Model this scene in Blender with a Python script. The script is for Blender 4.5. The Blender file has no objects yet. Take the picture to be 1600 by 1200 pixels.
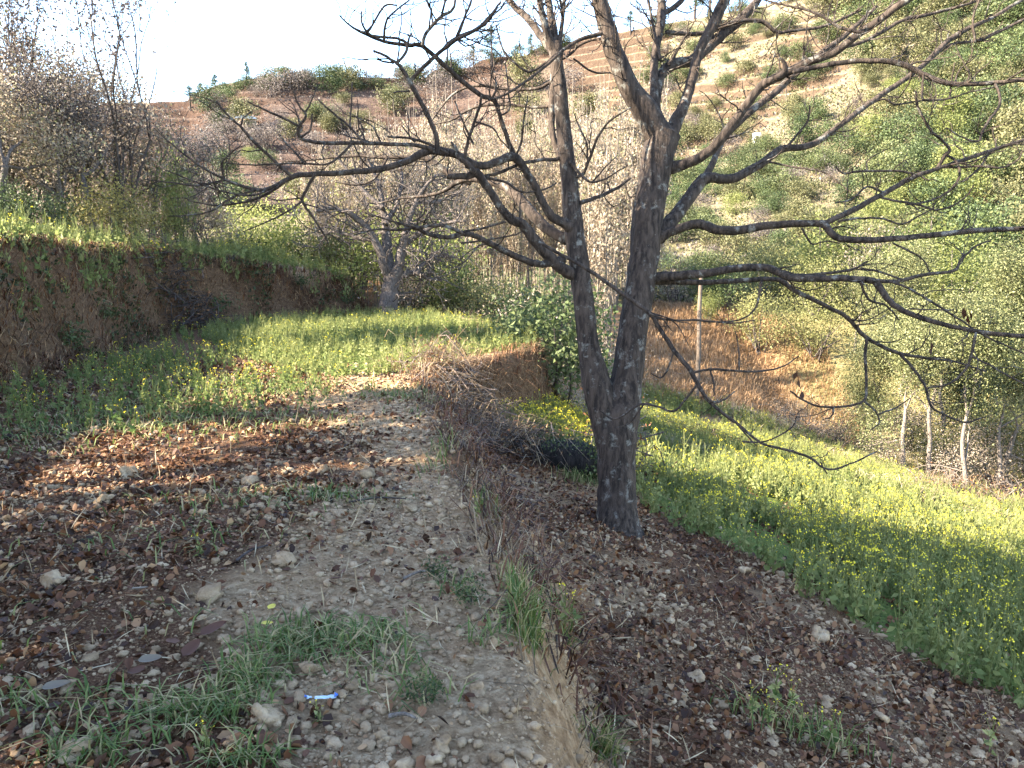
import bpy, math, random
import numpy as np
from mathutils import Vector

# ---------------------------------------------------------------- camera, sky, sun, exposure
SC = bpy.context.scene
COL = SC.collection
R = math.radians
CAM_Z, TILT, FPX = 1.6, R(10.3), 1209.0
cd = bpy.data.cameras.new('camera'); cam = bpy.data.objects.new('camera', cd); COL.objects.link(cam)
cam.location = (0, 0, CAM_Z); cam.rotation_euler = (R(90) - TILT, 0, 0)
cd.sensor_width = 36; cd.lens = 36 * FPX / 1600; cd.clip_start = 0.05; cd.clip_end = 2000
SC.camera = cam
SUN_EL, SUN_AZ = R(32), R(195)           # azimuth measured counter-clockwise from +x: sun stands left, a little behind
sdir = Vector((math.cos(SUN_EL) * math.cos(SUN_AZ), math.cos(SUN_EL) * math.sin(SUN_AZ), math.sin(SUN_EL)))
W = bpy.data.worlds.new('World'); SC.world = W; W.use_nodes = True
nt = W.node_tree; nt.nodes.clear()
sk = nt.nodes.new('ShaderNodeTexSky'); sk.sky_type = 'NISHITA'; sk.sun_disc = False
sk.sun_elevation = SUN_EL; sk.sun_rotation = math.atan2(sdir.x, sdir.y)
sk.air_density = 0.9; sk.dust_density = .5; sk.ozone_density = 1.0
bg = nt.nodes.new('ShaderNodeBackground'); bg.inputs['Strength'].default_value = 0.115
wo = nt.nodes.new('ShaderNodeOutputWorld')
nt.links.new(sk.outputs[0], bg.inputs[0]); nt.links.new(bg.outputs[0], wo.inputs[0])
sl = bpy.data.lights.new('sun', 'SUN'); sl.energy = 5.0; sl.angle = R(0.5); sl.color = (1, .90, .72)
so = bpy.data.objects.new('sun', sl); COL.objects.link(so); so.rotation_euler = sdir.to_track_quat('Z', 'Y').to_euler()
SC.view_settings.view_transform = 'Standard'; SC.view_settings.look = 'None'
SC.view_settings.exposure = 3.3; SC.view_settings.gamma = 1

rng = np.random.default_rng(7); random.seed(7)

# ---------------------------------------------------------------- noise
def _h(ix, iy, s):
    n = (ix * 374761393 + iy * 668265263 + s * 1442695041) & 0xFFFFFFFF
    n = ((n ^ (n >> 13)) * 1274126177) & 0xFFFFFFFF
    return ((n ^ (n >> 16)) & 0xFFFF) / 65535.0
def vnoise(x, y, s=0):
    x = np.asarray(x, float); y = np.asarray(y, float)
    ix = np.floor(x).astype(np.int64); iy = np.floor(y).astype(np.int64)
    fx = x - ix; fy = y - iy; fx = fx * fx * (3 - 2 * fx); fy = fy * fy * (3 - 2 * fy)
    a = _h(ix, iy, s); b = _h(ix + 1, iy, s); c = _h(ix, iy + 1, s); d = _h(ix + 1, iy + 1, s)
    return (a + (b - a) * fx) * (1 - fy) + (c + (d - c) * fx) * fy
def fbm(x, y, o=4, s=0):
    t = 0; a = .5
    for k in range(o):
        t = t + a * (vnoise(x, y, s + k * 17) - .5); x = np.asarray(x) * 2.03 + 3.1; y = np.asarray(y) * 2.03 - 1.7; a *= .5
    return t
def sst(a, b, x):
    t = np.clip((x - a) / (b - a), 0, 1); return t * t * (3 - 2 * t)

# ---------------------------------------------------------------- terrain
def sdpoly(x, y, P):                      # signed distance, positive inside
    x = np.asarray(x, float); y = np.asarray(y, float)
    d = np.full(x.shape, 1e9); ins = np.zeros(x.shape, bool); n = len(P)
    for i in range(n):
        ax, ay = P[i]; bx, by = P[(i + 1) % n]
        ex, ey = bx - ax, by - ay; wx, wy = x - ax, y - ay
        t = np.clip((wx * ex + wy * ey) / (ex * ex + ey * ey), 0, 1)
        d = np.minimum(d, np.hypot(wx - ex * t, wy - ey * t))
        c = ((ay > y) != (by > y)) & (x < (bx - ax) * (y - ay) / ((by - ay) if by != ay else 1e-9) + ax)
        ins ^= c
    return np.where(ins, d, -d)
UP = [(.25, -4), (.2, 1.5), (.12, 2.5), (-.05, 3.5), (-.24, 4.5), (-.5, 6), (-.85, 7.8), (-1.1, 9.0), (-.6, 10.5), (.3, 11.6),
      (.42, 12.5), (-.1, 15), (-.9, 17.8), (-2.4, 20), (-5, 22), (-34, 25), (-34, -4)]
LF = [(-5.6, -4), (-5.5, 6), (-5.6, 8.4), (-5.9, 11), (-6.25, 14), (-5.8, 15.7), (-4.7, 16.9), (-3.3, 17.3), (-3.1, 18.3), (-4.6, 20), (-34, 23), (-34, -4)]
CR_U = [-600, 0, 200, 310, 340, 400, 470, 560, 640, 720, 800, 900, 1000, 1100, 1200, 1300, 1450, 1700, 2200]
CR_V = [170, 170, 160, 152, 140, 128, 121, 120, 120, 102, 82, 62, 40, 22, 2, -20, -40, -60, -80]
def crest_el(th):                         # elevation angle of the ridge by azimuth
    u = 800 + np.tan(np.clip(th, -1.1, 1.1)) * FPX / .985
    v = np.interp(u, CR_U, CR_V)
    cy = (600 - v) / FPX; cx = (u - 800) / FPX
    dz = -math.sin(TILT) + cy * math.cos(TILT); dy = math.cos(TILT) + cy * math.sin(TILT)
    return np.arctan2(dz, np.hypot(dy, cx))
def hill(x, y):
    d = np.hypot(x, y); th = np.arctan2(x, y)
    D = 165 - 35 * sst(-.1, .6, th)
    t = np.clip((d - 34) / (D - 34), 0, 1.6)
    ce = crest_el(th)
    e0 = R(-4.6) - R(1.5) * sst(.25, .7, th)
    tt = np.clip(t, 0, 1)
    el = e0 + (ce - e0) * (tt ** .9)
    z = 1.6 + d * np.tan(el) - np.clip(t - 1, 0, 1) * 30 + d * .02 * 1.5 * fbm(x / 18, y / 18, 4, 5) * np.clip(1.3 - tt, .3, 1)
    st = 2.1; zz = z / st + 1.6 * fbm(x / 30, y / 30, 3, 9); k = np.floor(zz); f = zz - k      # cultivation terraces
    z2 = (k + sst(.62, .98, f)) * st - 1.6 * fbm(x / 30, y / 30, 3, 9) * st
    return z + (z2 - z) * .9 * sst(45, 70, d) * sst(-.16, .12, fbm(x / 18, y / 18, 3, 19))
def lowz(x, y):
    z = -.92 - .25 * (x - .9) - .05 * (y - 6.7)
    q = y - (10.9 + .54 * (x - 1.9)); z = z - .38 * sst(-.12, .3, q + .25 * fbm(x / .8, y / .8, 3, 77)) * sst(.6, 1.6, x)
    z = np.maximum(z, -5.4 + .3 * (z + 5.4))
    return np.where(z > -.5, -.5 + (z + .5) * .15, z)
def H(x, y, fine=True):
    x = np.asarray(x, float); y = np.asarray(y, float)
    wob = .22 * fbm(x / .9, y / .9, 3, 3)
    wob2 = .5 * fbm(x / 1.1, y / 1.1, 4, 31)
    a = sdpoly(x, y, UP) + wob; b = sdpoly(x, y, LF) + wob2
    lo = lowz(x, y)
    dry = sst(18.6, 20.5, y + .12 * x) * sst(9, 7, x)
    lo = lo + dry * np.clip((y - 19) * .16, 0, 2.0)
    far = hill(x, y); d = np.hypot(x, y)
    lo = lo + (far - lo) * sst(24, 33, d)
    wd = -.42 - .45 * sst(9.5, 8, y) * sst(3, 5, y)
    z = lo + (0 - lo) * np.where(a > .06, 1, sst(0, 1, np.clip((a - wd) / (.06 - wd), 0, 1))) * sst(34, 26, d)
    Hb = np.interp(y + .0 * x, [0, 8, 14, 16, 18], [1.85, 1.75, 1.5, 1.3, 1.15]) * np.interp(x, [-6, -4.8, -3], [1, .85, .62])
    z = z + (Hb * sst(-.05, .75, b) + .07 * np.clip(b - .7, 0, 4)) * sst(34, 26, d)
    if fine:
        near = sst(22, 10, d)
        bank = np.exp(-((a + .2) / .3) ** 2) + np.exp(-((b - .35) / .45) ** 2) * 1.2
        z = z + near * (.05 * fbm(x * 1.6, y * 1.6, 3, 11) + .055 * fbm(x * 6, y * 6, 4, 12) + .24 * bank * fbm(x * 2.6, y * 2.6, 5, 13))
        z = z + sst(8, 20, d) * .25 * fbm(x / 2.5, y / 2.5, 3, 14)
    return z
cT, sT = math.cos(TILT), math.sin(TILT)
def ray(u, v):
    cx = (u - 800) / FPX; cy = (600 - v) / FPX
    return np.array([cx, cT + cy * sT, -sT + cy * cT])
def P3(u, v, dep):                        # point at a distance along the viewing axis
    return np.array([0, 0, CAM_Z]) + ray(u, v) * dep
def at(u, v, lo=1.5, hi=230):             # where the sight line through a spot of the photo meets the terrain
    r = ray(u, v); t = np.exp(np.linspace(math.log(lo), math.log(hi), 4000))
    g = CAM_Z + r[2] * t - H(r[0] * t, r[1] * t)
    k = np.nonzero(g < 0)[0]
    i = k[0] if len(k) else len(t) - 1
    p = np.array([0, 0, CAM_Z]) + r * t[i]; p[2] = float(H(p[0], p[1])); return p

# ---------------------------------------------------------------- mesh builder
class MB:
    def __init__(s): s.v = []; s.f = []; s.m = []; s.a = []; s.n = 0
    def add(s, v, f, mat=0, var=None):
        v = np.asarray(v, np.float32).reshape(-1, 3); f = np.asarray(f, np.int64)
        s.v.append(v); s.f.append(f + s.n); s.m.append(np.full(len(f), mat, np.int32))
        s.a.append(np.full(len(v), .5, np.float32) if var is None else np.broadcast_to(np.asarray(var, np.float32), (len(v),)))
        s.n += len(v)
    def tube(s, pts, rad, n=6, mat=0, rough=0, var=None):
        P = np.asarray(pts, float); k = len(P); rad = np.broadcast_to(np.asarray(rad, float), (k,))
        T = np.gradient(P, axis=0); T /= np.linalg.norm(T, axis=1)[:, None] + 1e-9
        up = np.array([0, 0, 1.]) if abs(T[0][2]) < .9 else np.array([1., 0, 0])
        N = np.cross(T[0], up); N /= np.linalg.norm(N)
        cn = rng.random(n) - .5; V = np.empty((k, n, 3)); an = np.arange(n) * 2 * math.pi / n
        for i in range(k):
            N = N - T[i] * np.dot(N, T[i]); N /= np.linalg.norm(N) + 1e-9; B = np.cross(T[i], N)
            cn = cn * .9 + (rng.random(n) - .5) * .35
            rr = rad[i] * (1 + (rough * 1.5 * cn if rough else 0))
            V[i] = P[i] + (np.cos(an)[:, None] * N + np.sin(an)[:, None] * B) * np.reshape(rr, (-1, 1))
        i = np.arange(k - 1)[:, None]; j = np.arange(n)[None]; j2 = (j + 1) % n
        F = np.stack([i * n + j, i * n + j2, (i + 1) * n + j2, (i + 1) * n + j], -1).reshape(-1, 4)
        s.add(V.reshape(-1, 3), F, mat, var)
        if n > 3:
            j = np.arange(n); c = np.concatenate([V[0], [P[0] - T[0] * rad[0] * .5]])
            s.add(c, np.stack([(j + 1) % n, j, np.full(n, n)], 1), mat, None if var is None else np.full(n + 1, np.mean(var)))
            c = np.concatenate([V[-1], [P[-1] + T[-1] * rad[-1] * .6]])
            s.add(c, np.stack([j, (j + 1) % n, np.full(n, n)], 1), mat, None if var is None else np.full(n + 1, np.mean(var)))
    def leaves(s, c, size, asp=.5, bias=(0, 0, 0), bs=0., mat=0, var=None, fold=.15):
        c = np.asarray(c, float); n = len(c); size = np.broadcast_to(np.asarray(size, float), (n,))[:, None]
        a = rng.normal(size=(n, 3)); a /= np.linalg.norm(a, axis=1)[:, None]; a = a + np.asarray(bias) * bs; a /= np.linalg.norm(a, axis=1)[:, None]
        b = np.cross(a, rng.normal(size=(n, 3))); b /= np.linalg.norm(b, axis=1)[:, None] + 1e-9
        nn = np.cross(a, b)
        w = b * size * asp * .5; m = c + a * size * .45 + nn * size * fold
        V = np.stack([c, m + w, c + a * size, m - w], 1).reshape(-1, 3)
        F = np.arange(n * 4).reshape(n, 4)
        va = rng.random(n) if var is None else np.broadcast_to(var, (n,))
        s.add(V, F, mat, np.repeat(va, 4))
    def leaves6(s, c, size, asp=.6, up=.6, fold=.25, mat=0, var=None):
        c = np.asarray(c, float); n = len(c); size = np.broadcast_to(np.asarray(size, float), (n,))[:, None]
        nn = rng.normal(size=(n, 3)) * (1 - up); nn[:, 2] += up; nn /= np.linalg.norm(nn, axis=1)[:, None]
        a = np.cross(nn, rng.normal(size=(n, 3))); a /= np.linalg.norm(a, axis=1)[:, None] + 1e-9; b = np.cross(nn, a)
        fo = fold * (rng.random((n, 1)) * 1.6 - .3); cu = .5 * (rng.random((n, 1)) - .3); w = b * asp * .5; wv = .75 + .5 * rng.random((n, 1))
        P = [0 * a, a * .3 + w * .9 + nn * fo, a * .68 + w * wv + nn * (fo + cu * .5), a + nn * cu, a * .68 - w * wv + nn * (fo + cu * .5), a * .3 - w * .9 + nn * fo]
        V = np.stack([c + p * size for p in P], 1).reshape(-1, 3); o = np.arange(n)[:, None] * 6
        va = rng.random(n) if var is None else np.broadcast_to(var, (n,))
        s.add(V, np.concatenate([o + [0, 1, 2, 3], o + [0, 3, 4, 5]], 0), mat, np.repeat(va, 6))
    def blades(s, base, hgt, wid, lean=.6, mat=0, var=None, dirs=None):
        base = np.asarray(base, float); n = len(base); hgt = np.broadcast_to(hgt, (n,))[:, None]
        an = rng.random(n) * 2 * math.pi if dirs is None else dirs
        d = np.stack([np.cos(an), np.sin(an), 0 * an], 1); sd = np.stack([-np.sin(an), np.cos(an), 0 * an], 1)
        ln = (lean * (.3 + rng.random(n)))[:, None]
        up = np.array([0, 0, 1.])
        m = base + up * hgt * .6 + d * hgt * ln * .35; t = base + up * hgt * np.clip(1 - ln * .35, .15, 1) + d * hgt * ln
        w = sd * np.broadcast_to(wid, (n,))[:, None] * .5
        V = np.stack([base - w, base + w, m + w * .8, m - w * .8, t + w * .15, t - w * .15], 1).reshape(-1, 3)
        o = np.arange(n)[:, None] * 6
        F = np.concatenate([o + [0, 1, 2, 3], o + [3, 2, 4, 5]], 0)
        va = rng.random(n) if var is None else np.broadcast_to(var, (n,))
        s.add(V, F, mat, np.repeat(va, 6))
    def copies(s, tv, tf, pos, scale, rotz, mat=0, var=None, tvar=None):
        n = len(pos); k = len(tv); c, q = np.cos(rotz), np.sin(rotz)
        sc = np.asarray(scale); sc = sc[:, None] if sc.ndim == 1 else sc
        X = tv[None] * sc[:, None, :] if sc.shape[1] == 3 else tv[None] * sc[:, :, None]
        V = np.stack([X[..., 0] * c[:, None] - X[..., 1] * q[:, None], X[..., 0] * q[:, None] + X[..., 1] * c[:, None], X[..., 2]], -1) + np.asarray(pos)[:, None]
        F = (tf[None] + (np.arange(n) * k)[:, None, None]).reshape(-1, tf.shape[1])
        va = rng.random(n) if var is None else var
        vv = np.repeat(va, k) if tvar is None else (np.tile(tvar, n) * .6 + np.repeat(va, k) * .4)
        s.add(V.reshape(-1, 3), F, mat, vv)
    def mesh(s, name, mats, smooth=False):
        me = bpy.data.meshes.new(name)
        V = np.concatenate(s.v); A = np.concatenate(s.a)
        sizes = np.concatenate([np.full(len(f), f.shape[1], np.int32) for f in s.f])
        L = np.concatenate([f.reshape(-1) for f in s.f]).astype(np.int32)
        st = np.concatenate([[0], np.cumsum(sizes)[:-1]]).astype(np.int32)
        me.vertices.add(len(V)); me.vertices.foreach_set('co', V.reshape(-1))
        me.loops.add(len(L)); me.loops.foreach_set('vertex_index', L)
        me.polygons.add(len(sizes)); me.polygons.foreach_set('loop_start', st); me.polygons.foreach_set('loop_total', sizes)
        for m in (mats if isinstance(mats, (list, tuple)) else [mats]): me.materials.append(m)
        me.polygons.foreach_set('material_index', np.concatenate(s.m))
        if smooth: me.polygons.foreach_set('use_smooth', np.ones(len(sizes), bool))
        at_ = me.attributes.new('var', 'FLOAT', 'POINT'); at_.data.foreach_set('value', A)
        me.update(calc_edges=True); return me
def link(name, me, parent=None):
    o = bpy.data.objects.new(name, me); COL.objects.link(o)
    if parent is not None: o.parent = parent
    return o
def tag(o, label=None, cat=None, group=None, kind=None):
    if label: o['label'] = label
    if cat: o['category'] = cat
    if group: o['group'] = group
    if kind: o['kind'] = kind
    return o
def thing(name, loc, label, cat, group=None, rz=0, sc=1):
    o = bpy.data.objects.new(name, None); COL.objects.link(o); o.location = loc; o.rotation_euler = (0, 0, rz)
    o.scale = (sc, sc, sc) if not hasattr(sc, '__len__') else sc; o.empty_display_size = .1
    return tag(o, label, cat, group)
def dup(root, loc, rz, sc, label=None, group=None):
    r = root.copy(); COL.objects.link(r); r.location = loc; r.rotation_euler = (0, 0, rz)
    r.scale = (sc, sc, sc) if not hasattr(sc, '__len__') else sc
    if label: r['label'] = label
    if group: r['group'] = group
    for ch in list(root.children):
        c = ch.copy(); COL.objects.link(c); c.parent = r
    return r

# ---------------------------------------------------------------- materials
def mat(name):
    m = bpy.data.materials.new(name); m.use_nodes = True; t = m.node_tree; t.nodes.clear()
    return m, t, t.nodes, t.links
def ramp(N, stops):
    r = N.new('ShaderNodeValToRGB'); e = r.color_ramp.elements
    while len(e) < len(stops): e.new(.5)
    for k, (p, c) in enumerate(stops): e[k].position = p; e[k].color = (*c, 1)
    return r
def leafmat(name, stops, trans=.35, rough=.6, patch=0.):
    m, t, N, L = mat(name)
    a = N.new('ShaderNodeAttribute'); a.attribute_name = 'var'; r = ramp(N, stops)
    oi = N.new('ShaderNodeObjectInfo'); mx = N.new('ShaderNodeMath'); mx.operation = 'MULTIPLY_ADD'; mx.inputs[1].default_value = .3; 
    sub = N.new('ShaderNodeMath'); sub.operation = 'SUBTRACT'; sub.inputs[1].default_value = .5
    L.new(oi.outputs['Random'], sub.inputs[0]); L.new(sub.outputs[0], mx.inputs[0]); L.new(a.outputs['Fac'], mx.inputs[2]); L.new(mx.outputs[0], r.inputs[0])
    d = N.new('ShaderNodeBsdfPrincipled'); d.inputs['Roughness'].default_value = rough; d.inputs['Specular IOR Level'].default_value = .25
    tr = N.new('ShaderNodeBsdfTranslucent'); ms = N.new('ShaderNodeMixShader'); ms.inputs[0].default_value = trans
    o = N.new('ShaderNodeOutputMaterial')
    L.new(r.outputs[0], d.inputs['Base Color']); L.new(r.outputs[0], tr.inputs[0])
    L.new(d.outputs[0], ms.inputs[1]); L.new(tr.outputs[0], ms.inputs[2]); L.new(ms.outputs[0], o.inputs[0]); return m
def noise(N, L, co, sc, det=6, rough=.6):
    n = N.new('ShaderNodeTexNoise'); n.inputs['Scale'].default_value = sc; n.inputs['Detail'].default_value = det; n.inputs['Roughness'].default_value = rough
    if co is not None: L.new(co, n.inputs['Vector'])
    return n
def mixc(N, L, fac, a, b, mode='MIX'):
    x = N.new('ShaderNodeMix'); x.data_type = 'RGBA'; x.blend_type = mode
    for s, v in ((x.inputs[0], fac), (x.inputs[6], a), (x.inputs[7], b)):
        if isinstance(v, (int, float)): s.default_value = v
        elif isinstance(v, tuple): s.default_value = (*v, 1)
        else: L.new(v, s)
    return x.outputs[2]
def mrange(N, L, v, a, b, c=0, d=1):
    x = N.new('ShaderNodeMapRange'); x.inputs[1].default_value = a; x.inputs[2].default_value = b; x.inputs[3].default_value = c; x.inputs[4].default_value = d
    L.new(v, x.inputs[0]); return x.outputs[0]
def barkmat(name, dark, light, lichen=None, sc=1., bump=.6, zst=.22):
    m, t, N, L = mat(name)
    tc = N.new('ShaderNodeTexCoord'); mp = N.new('ShaderNodeMapping'); mp.inputs['Scale'].default_value = (sc, sc, sc * zst); L.new(tc.outputs['Object'], mp.inputs[0])
    n1 = noise(N, L, mp.outputs[0], 26, 8, .65); n2 = noise(N, L, tc.outputs['Object'], 5 * sc, 5)
    r = ramp(N, [(.40, dark), (.62, light)]); L.new(n1.outputs[0], r.inputs[0])
    c = mixc(N, L, mrange(N, L, n2.outputs[0], .35, .7, 0, .6), r.outputs[0], tuple(.6 * a + .4 * b for a, b in zip(dark, light)))
    if lichen:
        n3 = noise(N, L, tc.outputs['Object'], 9 * sc, 6, .7); c = mixc(N, L, mrange(N, L, n3.outputs[0], .56, .66, 0, .8), c, lichen)
    p = N.new('ShaderNodeBsdfPrincipled'); p.inputs['Roughness'].default_value = .9; p.inputs['Specular IOR Level'].default_value = .15; L.new(c, p.inputs['Base Color'])
    b = N.new('ShaderNodeBump'); b.inputs['Strength'].default_value = bump; b.inputs['Distance'].default_value = .05; L.new(n1.outputs[0], b.inputs['Height']); L.new(b.outputs[0], p.inputs['Normal'])
    o = N.new('ShaderNodeOutputMaterial'); L.new(p.outputs[0], o.inputs[0]); return m
def earthmat(name, ramps, sc=6., bump=.8, dist=.03, big=None):
    m, t, N, L = mat(name)
    g = N.new('ShaderNodeNewGeometry'); n1 = noise(N, L, g.outputs['Position'], sc, 10, .68); r = ramp(N, ramps); L.new(n1.outputs[0], r.inputs[0]); c = r.outputs[0]
    if big: n2 = noise(N, L, g.outputs['Position'], big[0], 4); c = mixc(N, L, mrange(N, L, n2.outputs[0], .42, .62), c, big[1], 'MULTIPLY')
    a = N.new('ShaderNodeAttribute'); a.attribute_name = 'var'
    c = mixc(N, L, 1., c, mixc(N, L, a.outputs['Fac'], (.78, .76, .74), (1.2, 1.2, 1.2)), 'MULTIPLY')
    p = N.new('ShaderNodeBsdfPrincipled'); p.inputs['Roughness'].default_value = .95; p.inputs['Specular IOR Level'].default_value = .1; L.new(c, p.inputs['Base Color'])
    b = N.new('ShaderNodeBump'); b.inputs['Strength'].default_value = bump; b.inputs['Distance'].default_value = dist
    n3 = noise(N, L, g.outputs['Position'], sc * 6, 6, .7); L.new(n3.outputs[0], b.inputs['Height']); L.new(b.outputs[0], p.inputs['Normal'])
    o = N.new('ShaderNodeOutputMaterial'); L.new(p.outputs[0], o.inputs[0]); return m

M = {}
M['bark'] = barkmat('grey_brown_bark', (.014, .0105, .009), (.074, .054, .042), (.17, .16, .14))
M['bark_dark'] = barkmat('dark_bark', (.02, .016, .016), (.09, .07, .06))
M['bark_pale'] = barkmat('pale_bark', (.22, .18, .15), (.42, .36, .31), None, 2)
M['bark_sap'] = barkmat('grey_brown_stems', (.11, .088, .07), (.24, .195, .155), None, 2)
M['bark_mid'] = barkmat('dull_pale_bark', (.08, .065, .055), (.22, .18, .15), None, 2)
M['bark_grey'] = barkmat('weathered_bark', (.04, .032, .03), (.14, .115, .10), None, 2)
M['root'] = barkmat('dead_roots', (.06, .042, .036), (.26, .20, .17), None, 3)
M['log'] = barkmat('rotting_log', (.006, .006, .006), (.035, .03, .028))
M['wood'] = barkmat('weathered_pole_wood', (.09, .065, .05), (.2, .155, .12), None, 3)
M['dryleaf'] = leafmat('dry_pale_leaves', [(0, (.12, .085, .055)), (.45, (.24, .185, .13)), (.8, (.34, .275, .205)), (1, (.22, .22, .10))], .35)
M['greyleaf'] = leafmat('grey_brown_leaves', [(0, (.10, .075, .055)), (.5, (.24, .19, .14)), (.85, (.36, .30, .25)), (1, (.18, .20, .07))], .3)
M['mauveleaf'] = leafmat('mauve_grey_leaves', [(0, (.05, .038, .034)), (.5, (.11, .088, .077)), (.85, (.18, .15, .13)), (1, (.11, .115, .05))], .3)
M['greyleaf_dark'] = leafmat('dark_dry_leaves', [(0, (.05, .035, .03)), (1, (.14, .10, .08))], .2)
M['olive'] = leafmat('olive_leaves', [(0, (.05, .058, .02)), (.5, (.14, .14, .05)), (1, (.26, .24, .10))], .35)
M['sage'] = leafmat('sage_leaves', [(0, (.022, .030, .011)), (.5, (.10, .108, .04)), (1, (.24, .23, .11))], .25)
M['hillolive'] = leafmat('hill_scrub_leaves', [(0, (.03, .034, .014)), (.5, (.085, .083, .034)), (1, (.17, .155, .075))], .25)
M['hillgreen'] = leafmat('hill_wood_leaves', [(0, (.022, .030, .012)), (.5, (.055, .068, .025)), (1, (.12, .13, .052))], .25)
M['dark'] = leafmat('dark_evergreen_leaves', [(0, (.020, .030, .012)), (.6, (.055, .075, .026)), (1, (.12, .14, .05))], .2)
M['green'] = leafmat('green_leaves', [(0, (.028, .045, .016)), (.5, (.068, .09, .032)), (1, (.14, .16, .065))], .4)
M['leafgreen'] = leafmat('yellow_green_leaves', [(0, (.07, .09, .02)), (.5, (.19, .21, .055)), (1, (.33, .33, .11))], .4)
M['lime'] = leafmat('lime_leaves', [(0, (.055, .068, .02)), (.5, (.125, .14, .04)), (1, (.22, .225, .08))], .45)
M['yellow'] = leafmat('yellowing_leaves', [(0, (.08, .075, .025)), (.5, (.19, .165, .05)), (1, (.32, .28, .11))], .35)
M['pine'] = leafmat('pine_needles', [(0, (.012, .025, .016)), (1, (.045, .075, .035))], .1)
M['litter'] = leafmat('fallen_leaves', [(0, (.022, .009, .004)), (.5, (.095, .035, .014)), (.85, (.21, .10, .045)), (1, (.38, .24, .12))], .15)
M['straw'] = leafmat('dry_straw', [(0, (.20, .14, .08)), (.6, (.36, .27, .16)), (1, (.50, .40, .26))], .3)
M['brownstraw'] = leafmat('brown_dry_straw', [(0, (.07, .045, .025)), (.6, (.17, .11, .06)), (1, (.34, .25, .15))], .25)
M['drygrass'] = leafmat('orange_dry_grass', [(0, (.17, .095, .045)), (.5, (.27, .16, .08)), (1, (.38, .25, .135))], .3)
M['grass'] = leafmat('green_grass', [(0, (.05, .085, .02)), (.5, (.11, .155, .035)), (.75, (.22, .22, .08)), (1, (.38, .30, .15))], .4)
M['crop'] = leafmat('mustard_leaves', [(0, (.08, .125, .035)), (.5, (.205, .225, .075)), (1, (.40, .39, .17))], .5)
M['flower'] = leafmat('mustard_flowers', [(0, (.72, .56, .03)), (1, (.85, .72, .06))], .3)
M['clod'] = earthmat('earth_clods', [(.3, (.19, .122, .068)), (.5, (.34, .235, .14)), (.7, (.50, .37, .235))], 9)
# ---------------------------------------------------------------- ground (one sheet near, one for the far hillside)
def axis(lo, f0, f1, hi, fine, grow=1.12):
    m = list(np.arange(f0, f1, fine)); a = []; x = f0; s = fine
    while x > lo: s = min(s * grow, 1.2); x -= s; a.append(x)
    b = []; x = m[-1]; s = fine
    while x < hi: s = min(s * grow, 1.2); x += s; b.append(x)
    return np.array(a[::-1] + m + b)
FIELD_PX = [(985, 700), (1000, 790), (1090, 838), (1190, 880), (1300, 950), (1400, 1010), (1600, 1105), (1800, 1180), (1950, 900), (1700, 815), (1560, 790), (1440, 755), (1370, 728), (1230, 668), (1120, 635), (1010, 612), (960, 640)]
FIELD = [tuple(at(u, v)[:2]) for u, v in FIELD_PX]
PATCH_B = [tuple(at(u, v)[:2]) for u, v in [(760, 660), (860, 690), (935, 725), (935, 640), (850, 640)]]
UFIELD = [tuple(at(u, v)[:2]) for u, v in [(395, 560), (470, 590), (600, 588), (690, 582), (720, 560), (840, 546), (740, 508), (620, 492), (520, 496), (420, 506), (330, 520), (350, 545)]]
def mfield(x, y):
    w = .5 * fbm(np.asarray(x) / .7, np.asarray(y) / .7, 3, 51)
    return np.maximum(np.maximum(sst(-.15, .35, sdpoly(x, y, FIELD) + w), sst(-.15, .3, sdpoly(x, y, PATCH_B) + w)), sst(-.15, .35, sdpoly(x, y, UFIELD) + w))
def build_ground():
    xs = axis(-34, -6.2, 4.2, 30, .045); ys = axis(-5, 1.6, 9.5, 37, .045)
    X, Y = np.meshgrid(xs, ys); Z = H(X, Y)
    nx, ny = len(xs), len(ys)
    i = np.arange(ny - 1)[:, None] * nx; j = np.arange(nx - 1)[None]
    F = np.stack([i + j, i + j + 1, i + j + 1 + nx, i + j + nx], -1).reshape(-1, 4)
    b = MB(); b.add(np.stack([X, Y, Z], -1).reshape(-1, 3), F)
    me = b.mesh('ground', M['ground'], True)
    x, y = X.ravel(), Y.ravel()
    a = sdpoly(x, y, UP); l = sdpoly(x, y, LF); d = np.hypot(x, y)
    lit = np.clip(sst(-.5, -2.2, x + .5 * fbm(x, y, 3, 61) * 4 + (y - 4) * .12) * .9, 0, 1) * sst(14, 11, y + 2 * (x + 4))
    low = sst(-.25, -.7, a) * sst(12, 10, y)
    lit = np.maximum(lit, low * (.55 + 1.2 * fbm(x / .8, y / .8, 3, 62)))
    lit = np.clip(lit + .5 * fbm(x / .5, y / .5, 3, 63), 0, 1) * sst(.1, -.1, l)
    grn = mfield(x, y); grn = np.maximum(grn, sst(.9, 1.5, l) * .8)
    bank = np.maximum(np.exp(-((a + .18) / .28) ** 2) * sst(-.3, .2, .5 + l * -1) * (.25 + .75 * sst(3.5, 6, y)), sst(-.5, -.1, l) * sst(1.1, .7, l))
    dry = sst(18.2, 19.8, y + .12 * x) * sst(10, 8.5, x) * sst(36, 30, d) * sst(-.2, -.8, a)
    for nme, val in (('litter', lit), ('green', grn), ('bank', bank), ('dry', dry), ('wild', np.maximum(sst(16, 19, d) * (1 - dry) * sst(-.2, -.6, a), sst(9, 11, x)))):
        t = me.attributes.new(nme, 'FLOAT', 'POINT'); t.data.foreach_set('value', val.astype(np.float32))
    tag(link('ground', me), kind='structure')
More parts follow.
